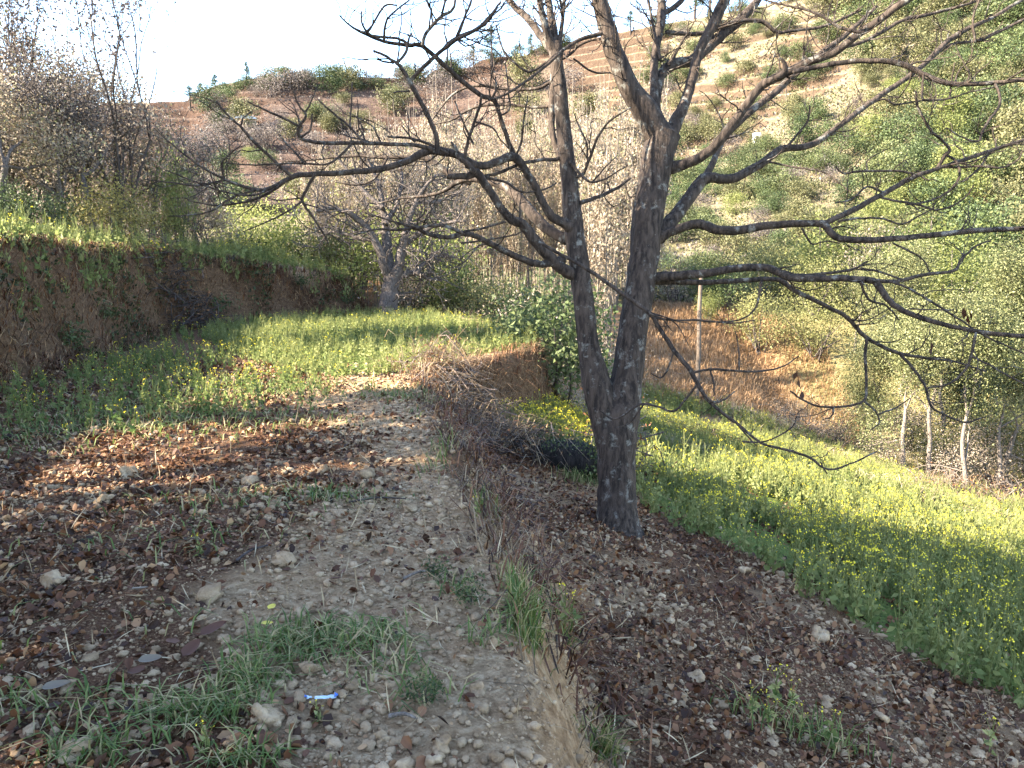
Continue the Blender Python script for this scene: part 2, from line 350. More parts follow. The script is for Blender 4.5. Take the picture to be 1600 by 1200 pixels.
def groundmat():
    m, t, N, L = mat('ploughed_soil')
    g = N.new('ShaderNodeNewGeometry').outputs['Position']
    def A(n): a = N.new('ShaderNodeAttribute'); a.attribute_name = n; return a.outputs['Fac']
    n1 = noise(N, L, g, 3.2, 10, .7); n2 = noise(N, L, g, 22, 8, .7); n3 = noise(N, L, g, 70, 6, .7)
    soil = ramp(N, [(.32, (.15, .092, .05)), (.5, (.32, .218, .125)), (.68, (.52, .385, .24))]); L.new(n2.outputs[0], soil.inputs[0])
    c = mixc(N, L, mrange(N, L, n1.outputs[0], .38, .62), soil.outputs[0], (.86, .78, .72), 'MULTIPLY')
    lr = ramp(N, [(.3, (.03, .013, .007)), (.5, (.10, .048, .024)), (.68, (.26, .165, .095))]); L.new(n3.outputs[0], lr.inputs[0])
    def add(v, w):
        x = N.new('ShaderNodeMath'); x.operation = 'MULTIPLY_ADD'; x.inputs[1].default_value = w; L.new(n2.outputs[0], x.inputs[0]); L.new(v, x.inputs[2]); return x.outputs[0]
    c = mixc(N, L, mrange(N, L, add(A('litter'), .9), .75, 1.05), c, lr.outputs[0])
    br = ramp(N, [(.3, (.038, .022, .012)), (.5, (.098, .056, .030)), (.75, (.20, .125, .072))]); L.new(n2.outputs[0], br.inputs[0])
    c = mixc(N, L, mrange(N, L, add(A('bank'), .5), .5, .8), c, br.outputs[0])
    gr = ramp(N, [(.3, (.05, .075, .018)), (.55, (.12, .15, .035)), (.8, (.24, .21, .09))]); L.new(n2.outputs[0], gr.inputs[0])
    c = mixc(N, L, mrange(N, L, add(A('green'), .5), .55, .85), c, gr.outputs[0])
    wr = ramp(N, [(.3, (.07, .065, .025)), (.5, (.17, .14, .06)), (.75, (.30, .24, .13))]); L.new(n1.outputs[0], wr.inputs[0])
    c = mixc(N, L, A('wild'), c, wr.outputs[0])
    dr = ramp(N, [(.3, (.13, .07, .035)), (.55, (.23, .135, .07)), (.8, (.33, .22, .125))]); L.new(n1.outputs[0], dr.inputs[0])
    c = mixc(N, L, A('dry'), c, dr.outputs[0])
    p = N.new('ShaderNodeBsdfPrincipled'); p.inputs['Roughness'].default_value = .95; p.inputs['Specular IOR Level'].default_value = .1; L.new(c, p.inputs['Base Color'])
    b1 = N.new('ShaderNodeBump'); b1.inputs['Strength'].default_value = .9; b1.inputs['Distance'].default_value = .05; L.new(n2.outputs[0], b1.inputs['Height'])
    b2 = N.new('ShaderNodeBump'); b2.inputs['Strength'].default_value = .8; b2.inputs['Distance'].default_value = .015; L.new(n3.outputs[0], b2.inputs['Height']); L.new(b1.outputs[0], b2.inputs['Normal'])
    L.new(b2.outputs[0], p.inputs['Normal']); o = N.new('ShaderNodeOutputMaterial'); L.new(p.outputs[0], o.inputs[0]); return m
M['ground'] = groundmat(); build_ground()
def hillmat():
    m, t, N, L = mat('terraced_hill_soil')
    g = N.new('ShaderNodeNewGeometry').outputs['Position']
    def A(n): a = N.new('ShaderNodeAttribute'); a.attribute_name = n; return a.outputs['Fac']
    n1 = noise(N, L, g, .22, 8, .65); n2 = noise(N, L, g, 1.3, 8, .7)
    r1 = ramp(N, [(.3, (.03, .02, .017)), (.5, (.065, .042, .032)), (.72, (.13, .095, .07))]); L.new(n2.outputs[0], r1.inputs[0])
    r2 = ramp(N, [(.3, (.06, .048, .028)), (.5, (.145, .115, .07)), (.72, (.27, .225, .15))]); L.new(n2.outputs[0], r2.inputs[0])
    r3 = ramp(N, [(.3, (.02, .025, .009)), (.5, (.055, .058, .022)), (.75, (.12, .11, .05))]); L.new(n2.outputs[0], r3.inputs[0])
    c = mixc(N, L, A('red'), r2.outputs[0], r1.outputs[0])
    gx = N.new('ShaderNodeMath'); gx.operation = 'ADD'; L.new(A('green'), gx.inputs[0]); L.new(n1.outputs[0], gx.inputs[1])
    c = mixc(N, L, mrange(N, L, gx.outputs[0], .88, 1.1), c, r3.outputs[0])
    sx = N.new('ShaderNodeSeparateXYZ'); L.new(N.new('ShaderNodeNewGeometry').outputs['Normal'], sx.inputs[0])
    c = mixc(N, L, mrange(N, L, sx.outputs[2], .80, .62, 0, .8), c, (.045, .026, .018))      # darker brown on the steep terrace risers
    p = N.new('ShaderNodeBsdfPrincipled'); p.inputs['Roughness'].default_value = .95; p.inputs['Specular IOR Level'].default_value = .1; L.new(c, p.inputs['Base Color'])
    b = N.new('ShaderNodeBump'); b.inputs['Strength'].default_value = .9; b.inputs['Distance'].default_value = .5; L.new(n2.outputs[0], b.inputs['Height']); L.new(b.outputs[0], p.inputs['Normal'])
    o = N.new('ShaderNodeOutputMaterial'); L.new(p.outputs[0], o.inputs[0]); return m
def build_hill():
    th = np.linspace(-1.15, 1.15, 760); ds = np.concatenate([np.linspace(31, 70, 110), np.linspace(70.4, 175, 330)[0:], np.linspace(178, 420, 30)])
    T, D = np.meshgrid(th, ds); X, Y = D * np.sin(T), D * np.cos(T); Z = H(X, Y) - .12 * sst(37, 33, D)
    nx, ny = len(th), len(ds); i = np.arange(ny - 1)[:, None] * nx; j = np.arange(nx - 1)[None]
    F = np.stack([i + j, i + j + 1, i + j + 1 + nx, i + j + nx], -1).reshape(-1, 4)
    b = MB(); b.add(np.stack([X, Y, Z], -1).reshape(-1, 3), F); me = b.mesh('hillside', hillmat(), True)
    t, d = T.ravel(), D.ravel(); x, y = X.ravel(), Y.ravel()
    red = sst(.22, -.02, t + .15 * fbm(x / 20, y / 20, 3, 71)) * sst(75, 105, d)
    u = fbm(x / 14, y / 14, 3, 72)
    grn = .1 + .42 * sst(90, 50, d) + .35 * sst(.34, .5, t) + u * .5 - .3 * sst(120, 150, d) * sst(.1, -.1, t)
    for nme, val in (('red', red), ('green', np.clip(grn, 0, 1))):
        q = me.attributes.new(nme, 'FLOAT', 'POINT'); q.data.foreach_set('value', val.astype(np.float32))
    tag(link('hillside', me), kind='structure')
build_hill()

# ---------------------------------------------------------------- the big bare tree, limb by limb
def smooth(P, step=3):
    P = np.asarray(P, float); n = len(P)
    if n < 3: return np.array([P[0] + (P[-1] - P[0]) * t for t in np.linspace(0, 1, step + 1)])
    Q = np.vstack([2 * P[0] - P[1], P, 2 * P[-1] - P[-2]]); out = []
    for i in range(n - 1):
        p0, p1, p2, p3 = Q[i:i + 4]
        for t in np.arange(step) / step:
            out.append(.5 * ((2 * p1) + (-p0 + p2) * t + (2 * p0 - 5 * p1 + 4 * p2 - p3) * t * t + (-p0 + 3 * p1 - 3 * p2 + p3) * t ** 3))
    out.append(P[-1]); return np.array(out)
def twig(mb, p, d, ln, r, depth=1, up=.25, n=4):
    k = 5; pts = [p]; d = d / np.linalg.norm(d)
    for i in range(k):
        d = d + rng.normal(size=3) * .3 + np.array([0, 0, up * .4]); d /= np.linalg.norm(d); pts.append(pts[-1] + d * ln / k)
    mb.tube(smooth(pts, 2), np.linspace(r, r * .38, 2 * k + 1), n)
    if depth > 0:
        for i in range(random.choice((1, 2, 2, 3))):
            j = random.randint(1, k - 1); e = pts[j + 1] - pts[j]; e = e / np.linalg.norm(e) + rng.normal(size=3) * .65
            twig(mb, pts[j], e, ln * random.uniform(.35, .65), r * .62, depth - 1, up, n)
base = at(963, 822); D0 = float(np.dot(base - [0, 0, CAM_Z], [0, cT, -sT]))
def px(poly, d0, d1, w0=None):
    """(u, v, width) spots of the photo, taken to their own distances along the branch -> points, radii"""
    n = len(poly); L = np.concatenate([[0], np.cumsum([math.hypot(poly[i + 1][0] - poly[i][0], poly[i + 1][1] - poly[i][1]) for i in range(n - 1)])]); L /= L[-1]
    P = []; W = []; lw = w0 or 8
    ws = [(i, q[2]) for i, q in enumerate(poly) if len(q) > 2]
    wi = np.interp(np.arange(n), [a for a, _ in ws], [b for _, b in ws]) if ws else np.full(n, lw)
    for q, l, w in zip(poly, L, wi):
        dep = D0 + d0 + (d1 - d0) * l; P.append(P3(q[0], q[1], dep)); W.append(w * dep / FPX * .5 * (1. if w > 40 else .82))
    return np.array(P), np.array(W)
def limb(mb, poly, d0, d1, n=8, rough=.06, tw=0, tl=.45, w0=None):
    P, W = px(poly, d0, d1, w0); Q = smooth(P, 4); r = np.interp(np.linspace(0, len(P) - 1, len(Q)), np.arange(len(P)), W)
    jit = .004 + np.minimum(r[:, None] * .12, .006); jit[0] = 0; Q = Q + rng.normal(size=Q.shape) * jit * .3
    mb.tube(Q, r, n, 0, rough)
    for _ in range(int(tw * 2.7 + .6)):
        i = int(rng.integers(len(Q) // 4, len(Q) - 1)); t = Q[min(i + 1, len(Q) - 1)] - Q[i - 1]; t /= np.linalg.norm(t)
        e = rng.normal(size=3); e -= t * np.dot(e, t); e /= np.linalg.norm(e)
        twig(mb, Q[i], t * .6 + e * .9 + np.array([0, 0, .25]), tl * random.uniform(.5, 1.2), min(r[i] * .5, .008), 2 if rng.random() < .4 else 1)
    return Q, r
big = thing('bare_tree', tuple(base), 'large bare dark tree with two forking trunks and wide spreading limbs on the terrace slope', 'tree')
def child(name, mb, m, smoothf=True, par=None):
    par = par or big
    me = mb.mesh(name, m, smoothf); o = link(name, me, par); o.location = -Vector(par.location); return o
tb = MB()
limb(tb, [(968, 850, 92), (965, 818, 70), (965, 790, 62), (965, 760, 58), (964, 715, 60), (962, 680, 66), (960, 645, 66), (962, 610, 44)], 0, .03, 26, .15)
limb(tb, [(952, 690, 46), (944, 645, 50), (932, 600, 46), (920, 540, 40), (908, 440, 38), (896, 350, 36), (887, 260, 30), (878, 170, 27), (869, 95, 25), (868, 70, 24)], 0, -.1, 20, .13)
limb(tb, [(964, 690, 56), (970, 645, 58), (980, 590, 46), (992, 500, 44), (1004, 420, 46), (1012, 340, 46), (1022, 280, 46), (1029, 240, 48), (1037, 208, 50)], 0, .1, 20, .13)
child('trunk', tb, M['bark'])
PK = []   # limbs: list of lists of (poly, depth0, depth1, twigs)
PK.append([([(1035, 222, 46), (1010, 175, 42), (985, 140, 40), (965, 95, 36), (950, 50, 34), (938, 0, 30), (928, -60, 26), (905, -190, 18), (880, -330, 8)], .1, -.5, 8)])
PK.append([([(940, 52, 10), (905, 62, 8), (880, 78, 7), (850, 100, 6), (825, 112, 5), (800, 95, 4), (785, 75, 4), (778, 50, 3), (775, 40, 3)], -.25, -.5, 2),
           ([(880, 78, 6), (850, 105, 6), (820, 128, 5), (795, 145, 5), (770, 155, 5)], -.35, -.6, 1), ([(795, 145, 4), (792, 115, 3), (789, 98, 3)], -.55, -.6, 0), ([(794, 145, 4), (797, 168, 4), (786, 179, 4), (775, 172, 3)], -.55, -.5, 0)])
PK.append([([(1044, 222, 34), (1056, 190, 26), (1070, 160, 20), (1082, 120, 19), (1092, 80, 18), (1108, 50, 20), (1125, 15, 22), (1142, -25, 18), (1165, -110, 12), (1180, -220, 5)], .1, .3, 6), ([(1117, 35, 9), (1129, 12, 8), (1131, -30, 7)], .2, .1, 0)])
PK.append([([(1022, 235, 30), (1023, 190, 24), (1024, 155, 20), (1031, 120, 20), (1050, 102, 22), (1080, 95, 20), (1102, 78, 20), (1130, 52, 20), (1160, 28, 18), (1190, -8, 14), (1240, -70, 8)], .25, 1.1, 8),
           ([(1024, 170, 17), (1021, 120, 16), (1026, 70, 16), (1034, 25, 19), (1031, -25, 14), (1020, -120, 8)], .3, .9, 6), ([(1036, 22, 12), (1058, 8, 11), (1080, -20, 10)], .7, .9, 1), ([(1032, 92, 6), (1022, 50, 6), (1012, -5, 5)], .4, .5, 1),
           ([(1045, 102, 8), (1075, 50, 3), (1100, 10, 2)], .4, .3, 0), ([(1040, 50, 8), (1075, 53, 8), (1110, 50, 9), (1150, 34, 9), (1190, 34, 8), (1215, 50, 7), (1240, 48, 6), (1290, 40, 6), (1345, 16, 5)], .6, .9, 4)])
PK.append([([(1032, 268, 26), (1050, 262, 24), (1075, 255, 20), (1110, 235, 19), (1140, 200, 18), (1165, 165, 17), (1190, 135, 16), (1212, 122, 17), (1235, 111, 15), (1262, 97, 15), (1300, 84, 14), (1340, 55, 14), (1375, 30, 14), (1425, -5, 12), (1500, -60, 8)], .1, -.9, 8),
           ([(1212, 122, 12), (1226, 112, 13), (1225, 98, 8), (1218, 90, 4)], -.45, -.5, 0),
           ([(1240, 112, 10), (1300, 100, 10), (1360, 95, 10), (1410, 100, 11), (1440, 115, 11), (1480, 130, 10), (1540, 131, 9), (1600, 125, 8), (1680, 118, 5)], -.5, -1.0, 5),
           ([(1555, 131, 5), (1562, 150, 5), (1560, 168, 5), (1545, 188, 5), (1535, 205, 5), (1528, 221, 4), (1500, 213, 3), (1478, 199, 2)], -.95, -1.1, 1),
           ([(1443, 116, 4), (1441, 140, 4), (1444, 156, 4), (1480, 155, 4), (1510, 145, 3), (1545, 138, 3), (1570, 132, 2)], -.8, -.7, 1), ([(1483, 155, 3), (1487, 125, 3), (1492, 98, 2)], -.75, -.8, 0),
           ([(1345, 50, 7), (1310, 42, 6), (1275, 20, 5), (1235, 10, 4), (1185, -2, 3)], -.7, -.4, 3)])
PK.append([([(1028, 372, 30), (1045, 350, 28), (1062, 330, 26), (1090, 290, 24), (1108, 278, 20), (1140, 280, 18), (1180, 262, 16), (1210, 240, 15), (1226, 232, 14), (1265, 228, 12), (1300, 205, 11), (1340, 175, 11), (1375, 150, 11), (1420, 120, 10), (1450, 95, 10), (1480, 65, 10), (1510, 46, 9), (1550, 28, 7), (1605, -5, 6)], .1, 1.6, 7),
           ([(1450, 95, 6), (1485, 70, 6), (1530, 63, 6), (1570, 45, 6), (1610, 25, 5)], 1.3, 1.5, 2), ([(1100, 282, 16), (1110, 262, 13), (1122, 235, 11), (1138, 208, 12), (1175, 172, 14), (1213, 143, 13), (1245, 112, 12), (1290, 78, 11), (1325, 52, 9), (1370, 10, 6)], .4, 1.3, 5),
           ([(1290, 78, 9), (1335, 70, 8), (1375, 52, 8), (1410, 32, 7), (1445, 24, 7), (1500, 10, 6), (1560, -10, 4)], 1.1, 1.5, 4), ([(1362, 160, 5), (1382, 155, 4), (1400, 163, 4), (1435, 158, 3), (1460, 155, 3)], 1.1, 1.2, 1),
           ([(1228, 232, 5), (1250, 205, 4), (1262, 190, 4), (1266, 165, 3)], .6, .6, 1), ([(1470, 72, 5), (1500, 55, 4), (1518, 43, 5), (1524, 65, 5), (1520, 30, 4), (1532, -5, 4)], 1.4, 1.3, 1), ([(1203, 253, 4), (1245, 262, 4), (1285, 268, 3), (1310, 285, 3), (1330, 300, 2)], .5, .3, 1)])
PK.append([([(1026, 374, 24), (1045, 364, 18), (1065, 356, 17), (1095, 350, 18), (1115, 358, 18), (1150, 360, 17), (1200, 352, 15), (1270, 349, 13), (1290, 352, 14), (1300, 366, 14), (1322, 374, 13), (1380, 374, 12), (1450, 368, 11), (1530, 360, 11), (1600, 357, 9), (1680, 350, 6)], .1, -.9, 2),
           ([(1285, 350, 11), (1330, 330, 11), (1380, 303, 10), (1425, 278, 10), (1470, 262, 8), (1520, 245, 8), (1570, 228, 7), (1620, 212, 6)], -.3, .2, 3),
           ([(1463, 266, 7), (1477, 242, 7), (1484, 235, 6), (1473, 220, 5), (1457, 207, 5), (1443, 185, 5), (1433, 165, 5), (1431, 142, 4)], 0, -.2, 1), ([(1430, 276, 5), (1422, 270, 5), (1395, 267, 5), (1340, 268, 5), (1318, 271, 4), (1305, 260, 3)], -.05, -.2, 1), ([(1355, 267, 3), (1356, 250, 3), (1385, 233, 2)], -.1, -.1, 0),
           ([(1375, 308, 5), (1400, 314, 5), (1435, 320, 5), (1462, 328, 4), (1490, 321, 4), (1510, 306, 3), (1522, 288, 2)], -.15, -.4, 1), ([(1480, 243, 5), (1495, 253, 5), (1499, 275, 5), (1485, 297, 4), (1450, 315, 4), (1415, 320, 3)], 0, -.2, 1), ([(1545, 240, 5), (1530, 262, 4), (1510, 280, 4), (1500, 284, 3)], .1, 0, 0), ([(1470, 262, 5), (1530, 260, 5), (1565, 262, 4), (1590, 250, 3), (1598, 235, 2)], .05, -.1, 1),
           ([(1310, 346, 5), (1340, 341, 5), (1380, 342, 4), (1410, 350, 4), (1440, 335, 3), (1460, 325, 3)], -.3, -.5, 0), ([(1253, 356, 4), (1262, 372, 4), (1270, 382, 3), (1290, 377, 3), (1312, 380, 2)], -.25, -.2, 0), ([(1395, 380, 4), (1420, 392, 4), (1442, 405, 3), (1453, 425, 3)], -.5, -.5, 0), ([(1378, 300, 5), (1355, 292, 4), (1330, 312, 4), (1305, 317, 3)], -.15, -.4, 1)])
PK.append([([(1016, 434, 24), (1040, 432, 19), (1065, 430, 18), (1110, 426, 16), (1150, 419, 15), (1190, 418, 15), (1212, 423, 15), (1232, 433, 14), (1270, 435, 14), (1320, 435, 13), (1360, 438, 13), (1374, 448, 13), (1386, 466, 12), (1410, 485, 11), (1450, 500, 10), (1500, 513, 9), (1560, 522, 9), (1610, 526, 8), (1680, 535, 5)], .1, -1.4, 2),
           ([(1355, 437, 9), (1400, 440, 8), (1440, 430, 7), (1490, 423, 6), (1500, 408, 5), (1512, 396, 4), (1525, 384, 4), (1548, 376, 3)], -.7, -.6, 1), ([(1390, 440, 6), (1415, 448, 5), (1440, 462, 5), (1475, 484, 5), (1505, 503, 4), (1530, 520, 4), (1565, 537, 4), (1600, 552, 3)], -.75, -1.0, 2),
           ([(1222, 424, 7), (1250, 430, 7), (1300, 426, 6), (1335, 420, 5), (1355, 408, 3)], -.35, -.1, 1), ([(1344, 438, 5), (1350, 455, 5), (1360, 470, 5), (1385, 478, 4), (1405, 500, 3)], -.65, -.5, 1), ([(1490, 484, 3), (1455, 484, 3), (1420, 482, 3)], -1.1, -1.1, 0), ([(1525, 520, 5), (1520, 545, 5), (1508, 578, 5), (1482, 600, 4), (1450, 606, 3)], -1.15, -1.0, 1), ([(1516, 556, 4), (1545, 570, 4), (1580, 590, 4), (1605, 602, 3)], -1.1, -1.2, 1), ([(1345, 419, 4), (1375, 425, 4), (1410, 437, 4)], -.3, -.7, 0)])
PK.append([([(1014, 440, 16), (1040, 440, 12), (1070, 441, 11), (1130, 440, 10), (1200, 436, 9), (1222, 439, 9), (1240, 453, 9), (1290, 478, 8), (1325, 497, 8), (1345, 520, 8), (1370, 537, 7), (1405, 552, 7), (1450, 560, 5), (1490, 565, 4), (1540, 580, 3)], .12, .5, 3),
           ([(1354, 528, 6), (1352, 560, 6), (1354, 600, 5), (1350, 626, 5), (1320, 635, 5), (1280, 635, 4), (1250, 622, 4), (1235, 611, 3)], .35, .2, 1), ([(1350, 626, 5), (1368, 643, 4), (1374, 660, 3), (1360, 672, 2)], .3, .3, 0), ([(1374, 647, 4), (1400, 637, 3), (1422, 622, 2)], .3, .4, 0), ([(1302, 636, 4), (1300, 650, 3), (1285, 656, 2)], .2, .2, 0),
           ([(1405, 552, 6), (1430, 580, 6), (1446, 605, 5), (1455, 635, 5), (1480, 650, 4), (1510, 660, 4), (1542, 650, 2)], .4, .1, 2), ([(1190, 438, 5), (1186, 462, 4), (1178, 485, 4), (1155, 500, 3), (1120, 503, 3), (1070, 500, 2)], .2, .1, 1)])
PK.append([([(842, 378, 6), (870, 394, 7), (900, 410, 8), (940, 436, 8), (985, 468, 9), (1015, 490, 9), (1032, 515, 9), (1055, 550, 10), (1078, 578, 10), (1092, 603, 9), (1110, 630, 7), (1150, 660, 6), (1190, 692, 5), (1230, 703, 5), (1265, 715, 5), (1295, 734, 4), (1335, 722, 3), (1370, 705, 3)], -.55, -1.0, 2),
           ([(1085, 582, 5), (1110, 577, 5), (1155, 580, 5), (1190, 580, 4), (1225, 572, 3), (1248, 556, 2)], -.9, -.9, 0), ([(1155, 579, 4), (1154, 545, 3), (1149, 518, 2)], -.9, -.9, 0), ([(1053, 548, 4), (1044, 575, 4), (1033, 590, 3), (1017, 583, 2)], -.85, -.7, 0), ([(1110, 578, 4), (1115, 600, 4), (1116, 618, 3)], -.9, -.9, 0),
           ([(1095, 610, 5), (1112, 627, 5), (1132, 624, 4), (1148, 611, 2)], -.95, -1, 0), ([(1088, 603, 5), (1070, 625, 5), (1052, 643, 5), (1030, 636, 4), (1000, 632, 5), (962, 655, 4), (938, 642, 3)], -.9, -.6, 0), ([(1005, 633, 4), (985, 660, 3), (965, 668, 2)], -.75, -.6, 0), ([(1282, 722, 3), (1290, 737, 3), (1293, 740, 2)], -1, -1, 0), ([(1150, 660, 4), (1175, 690, 3), (1182, 695, 2)], -.95, -.9, 0), ([(1160, 690, 4), (1195, 690, 3), (1235, 670, 3), (1245, 650, 2)], -.95, -1.1, 0), ([(1015, 490, 5), (1045, 500, 4), (1090, 500, 4), (1140, 505, 3), (1180, 500, 2)], -.8, -.6, 0)])
PK.append([([(905, 432, 26), (886, 425, 24), (862, 405, 22), (836, 375, 22), (816, 350, 19), (800, 344, 18), (785, 328, 15), (770, 305, 15), (756, 285, 15), (744, 270, 17), (730, 275, 13), (705, 276, 12), (700, 277, 8)], -.05, -.6, 1), ([(742, 268, 13), (730, 255, 13), (718, 245, 12), (712, 232, 8), (705, 222, 4)], -.6, -.65, 0),
           ([(730, 262, 8), (728, 235, 7), (738, 200, 6), (750, 165, 6), (752, 150, 5)], -.6, -.8, 1), ([(740, 225, 5), (728, 200, 4), (715, 170, 3), (711, 158, 3)], -.7, -.8, 0), ([(742, 190, 4), (770, 200, 4), (780, 215, 3), (795, 232, 3)], -.7, -.7, 0)])
PK.append([([(893, 356, 24), (878, 347, 18), (862, 338, 17), (850, 320, 15), (838, 295, 15), (822, 268, 15), (808, 248, 18), (796, 245, 18), (782, 251, 15), (760, 258, 15), (738, 256, 15), (715, 242, 15), (690, 236, 17), (668, 236, 17), (640, 250, 13), (600, 263, 12), (560, 268, 11), (500, 272, 10), (462, 275, 10), (430, 291, 8), (405, 297, 7), (370, 288, 6), (340, 275, 5), (310, 258, 4), (280, 235, 3), (240, 200, 2)], -.1, -1.4, 3),
           ([(445, 284, 6), (420, 302, 6), (385, 315, 5), (345, 321, 4), (310, 317, 3), (285, 308, 2)], -1.1, -.9, 3), ([(400, 297, 5), (360, 310, 5), (330, 330, 4), (295, 336, 3), (262, 338, 2)], -1.1, -1.3, 2), ([(492, 272, 7), (478, 298, 6), (472, 314, 6), (488, 338, 5), (505, 364, 4), (513, 381, 3)], -1, -.9, 1), ([(474, 314, 5), (450, 330, 4), (420, 345, 3), (380, 362, 2)], -1, -1.1, 1),
           ([(455, 276, 7), (425, 248, 6), (395, 220, 6), (375, 197, 5), (357, 181, 4), (345, 167, 4), (338, 159, 3)], -1.1, -1.4, 1), ([(376, 198, 4), (380, 185, 3), (392, 175, 3)], -1.3, -1.3, 0), ([(380, 292, 5), (350, 282, 4), (310, 290, 4), (270, 286, 3), (225, 280, 2)], -1.2, -1.3, 3), ([(350, 279, 4), (346, 256, 4), (360, 240, 3), (375, 228, 2)], -1.2, -1.3, 0), ([(430, 290, 6), (395, 305, 5), (350, 300, 4), (300, 282, 3), (250, 262, 2)], -1.1, -1.5, 2)])
PK.append([([(806, 250, 13), (797, 228, 10), (789, 205, 10), (781, 182, 9), (772, 157, 10), (750, 148, 10), (720, 125, 10), (690, 98, 10), (660, 72, 9), (635, 70, 8), (600, 65, 7), (575, 55, 6), (555, 45, 5), (545, 38, 4), (530, 24, 3)], -.25, -.9, 3),
           ([(660, 72, 8), (666, 52, 7), (688, 27, 7), (704, 18, 6), (711, 5, 5), (712, -30, 4)], -.75, -.9, 2), ([(676, 92, 7), (692, 77, 7), (712, 60, 7), (745, 45, 6), (765, 25, 5), (782, 3, 4)], -.7, -.8, 3), ([(675, 92, 6), (655, 112, 7), (640, 128, 8)], -.75, -.85, 0), ([(640, 70, 6), (620, 60, 5), (580, 55, 5), (565, 35, 4), (565, 18, 3)], -.8, -.9, 1), ([(712, 60, 5), (725, 30, 5), (735, 5, 4), (745, -25, 3)], -.75, -.8, 2), ([(690, 25, 5), (700, -20, 4)], -.9, -1, 1),
           ([(768, 155, 5), (775, 140, 4), (774, 120, 3)], -.45, -.5, 0), ([(806, 246, 5), (815, 220, 5), (818, 190, 4), (825, 150, 3)], -.3, -.5, 1), ([(555, 45, 4), (575, 48, 4), (600, 10, 4), (620, 8, 3)], -.9, -.9, 0), ([(600, 64, 5), (605, 30, 4), (640, 0, 3)], -.85, -1.1, 2)])
PK.append([([(684, 240, 12), (681, 212, 10), (671, 186, 9), (656, 156, 10), (641, 130, 10), (629, 108, 8), (620, 99, 7), (605, 89, 6), (584, 79, 5)], -.95, -1.2, 1), ([(621, 99, 6), (634, 82, 6), (637, 66, 5), (643, 52, 3)], -1.15, -1.1, 0), ([(641, 128, 7), (654, 112, 7), (680, 88, 7), (706, 67, 7), (740, 48, 6), (762, 34, 5), (778, 8, 4)], -1.1, -1.5, 3), ([(615, 99, 4), (600, 96, 4), (590, 93, 3)], -1.1, -1.1, 0), ([(640, 142, 4), (615, 144, 3)], -1.1, -1.1, 0), ([(650, 121, 4), (648, 98, 3)], -1.1, -1.1, 0)])
PK.append([([(676, 234, 9), (650, 227, 8), (620, 226, 8), (570, 224, 8), (520, 224, 8), (482, 221, 7), (468, 213, 7), (467, 200, 6), (478, 180, 5), (466, 163, 4), (455, 133, 3)], -.95, -1.6, 2), ([(467, 197, 5), (440, 183, 5), (410, 170, 4), (387, 159, 3)], -1.5, -1.6, 0), ([(476, 178, 4), (488, 155, 3), (497, 130, 2)], -1.5, -1.5, 0), ([(470, 215, 4), (485, 202, 4), (488, 177, 3)], -1.5, -1.5, 0),
           ([(568, 223, 5), (545, 197, 5), (515, 172, 4), (496, 155, 3)], -1.3, -1.4, 0), ([(547, 198, 4), (549, 160, 3), (550, 128, 3)], -1.3, -1.3, 0), ([(560, 217, 4), (568, 204, 4), (557, 182, 3)], -1.3, -1.3, 0), ([(700, 240, 6), (668, 224, 6), (640, 216, 5), (605, 214, 4)], -.9, -1.0, 1), ([(648, 222, 4), (636, 207, 3), (628, 196, 2)], -1, -1, 0), ([(548, 226, 5), (530, 245, 5), (508, 257, 4), (470, 255, 4), (430, 256, 4), (390, 258, 3), (350, 254, 2)], -1.3, -1.5, 2), ([(475, 255, 4), (462, 240, 3), (440, 215, 3)], -1.4, -1.4, 0)])
PK.append([([(880, 405, 18), (866, 410, 14), (840, 412, 14), (810, 402, 13), (775, 385, 12), (745, 370, 11), (724, 365, 11), (700, 371, 9), (670, 366, 8), (648, 356, 7), (620, 360, 5), (590, 358, 4), (556, 366, 3)], -.1, -1.0, 3), ([(722, 364, 7), (690, 352, 7), (652, 355, 6), (610, 345, 4), (580, 335, 3)], -.7, -1.0, 2), ([(725, 362, 5), (760, 355, 5), (790, 346, 5)], -.7, -.65, 0), ([(720, 380, 4), (760, 375, 4), (800, 368, 4), (815, 362, 3)], -.6, -.6, 0)])
PK.append([([(886, 374, 24), (868, 366, 20), (850, 354, 21), (830, 332, 22), (812, 312, 22), (790, 292, 20), (765, 284, 15), (740, 280, 12), (716, 284, 10), (690, 300, 7), (660, 307, 6), (620, 311, 4), (590, 318, 3)], .1, 1.2, 2), ([(735, 286, 12), (712, 277, 14), (690, 264, 14), (665, 247, 12), (640, 246, 9), (600, 246, 7), (560, 244, 6), (520, 246, 5), (480, 250, 4), (440, 253, 3)], .9, 1.2, 3), ([(605, 247, 5), (585, 280, 5), (555, 289, 4), (525, 284, 3)], 1, 1, 1)])
PK.append([([(885, 245, 8), (868, 249, 8), (845, 250, 7), (810, 257, 7), (780, 270, 7), (752, 276, 6)], -.05, -.4, 1), ([(755, 276, 6), (790, 285, 5), (815, 300, 4), (850, 296, 4), (870, 286, 3)], -.4, -.2, 0)])
PK.append([([(878, 250, 12), (864, 215, 12), (862, 170, 13), (866, 110, 14), (868, 60, 12), (862, 20, 10)], .3, .5, 2), ([(864, 165, 6), (840, 168, 5), (800, 164, 6), (765, 164, 6), (735, 170, 5), (705, 188, 4), (672, 195, 3)], .45, .9, 2), ([(866, 125, 6), (840, 138, 6), (800, 140, 6), (762, 134, 6), (725, 138, 5), (700, 155, 4), (675, 188, 3)], .45, .9, 2), ([(866, 100, 6), (890, 85, 6), (910, 68, 5), (940, 60, 4)], .4, .4, 1), ([(896, 92, 4), (925, 112, 4), (955, 114, 3)], .4, .5, 0)])
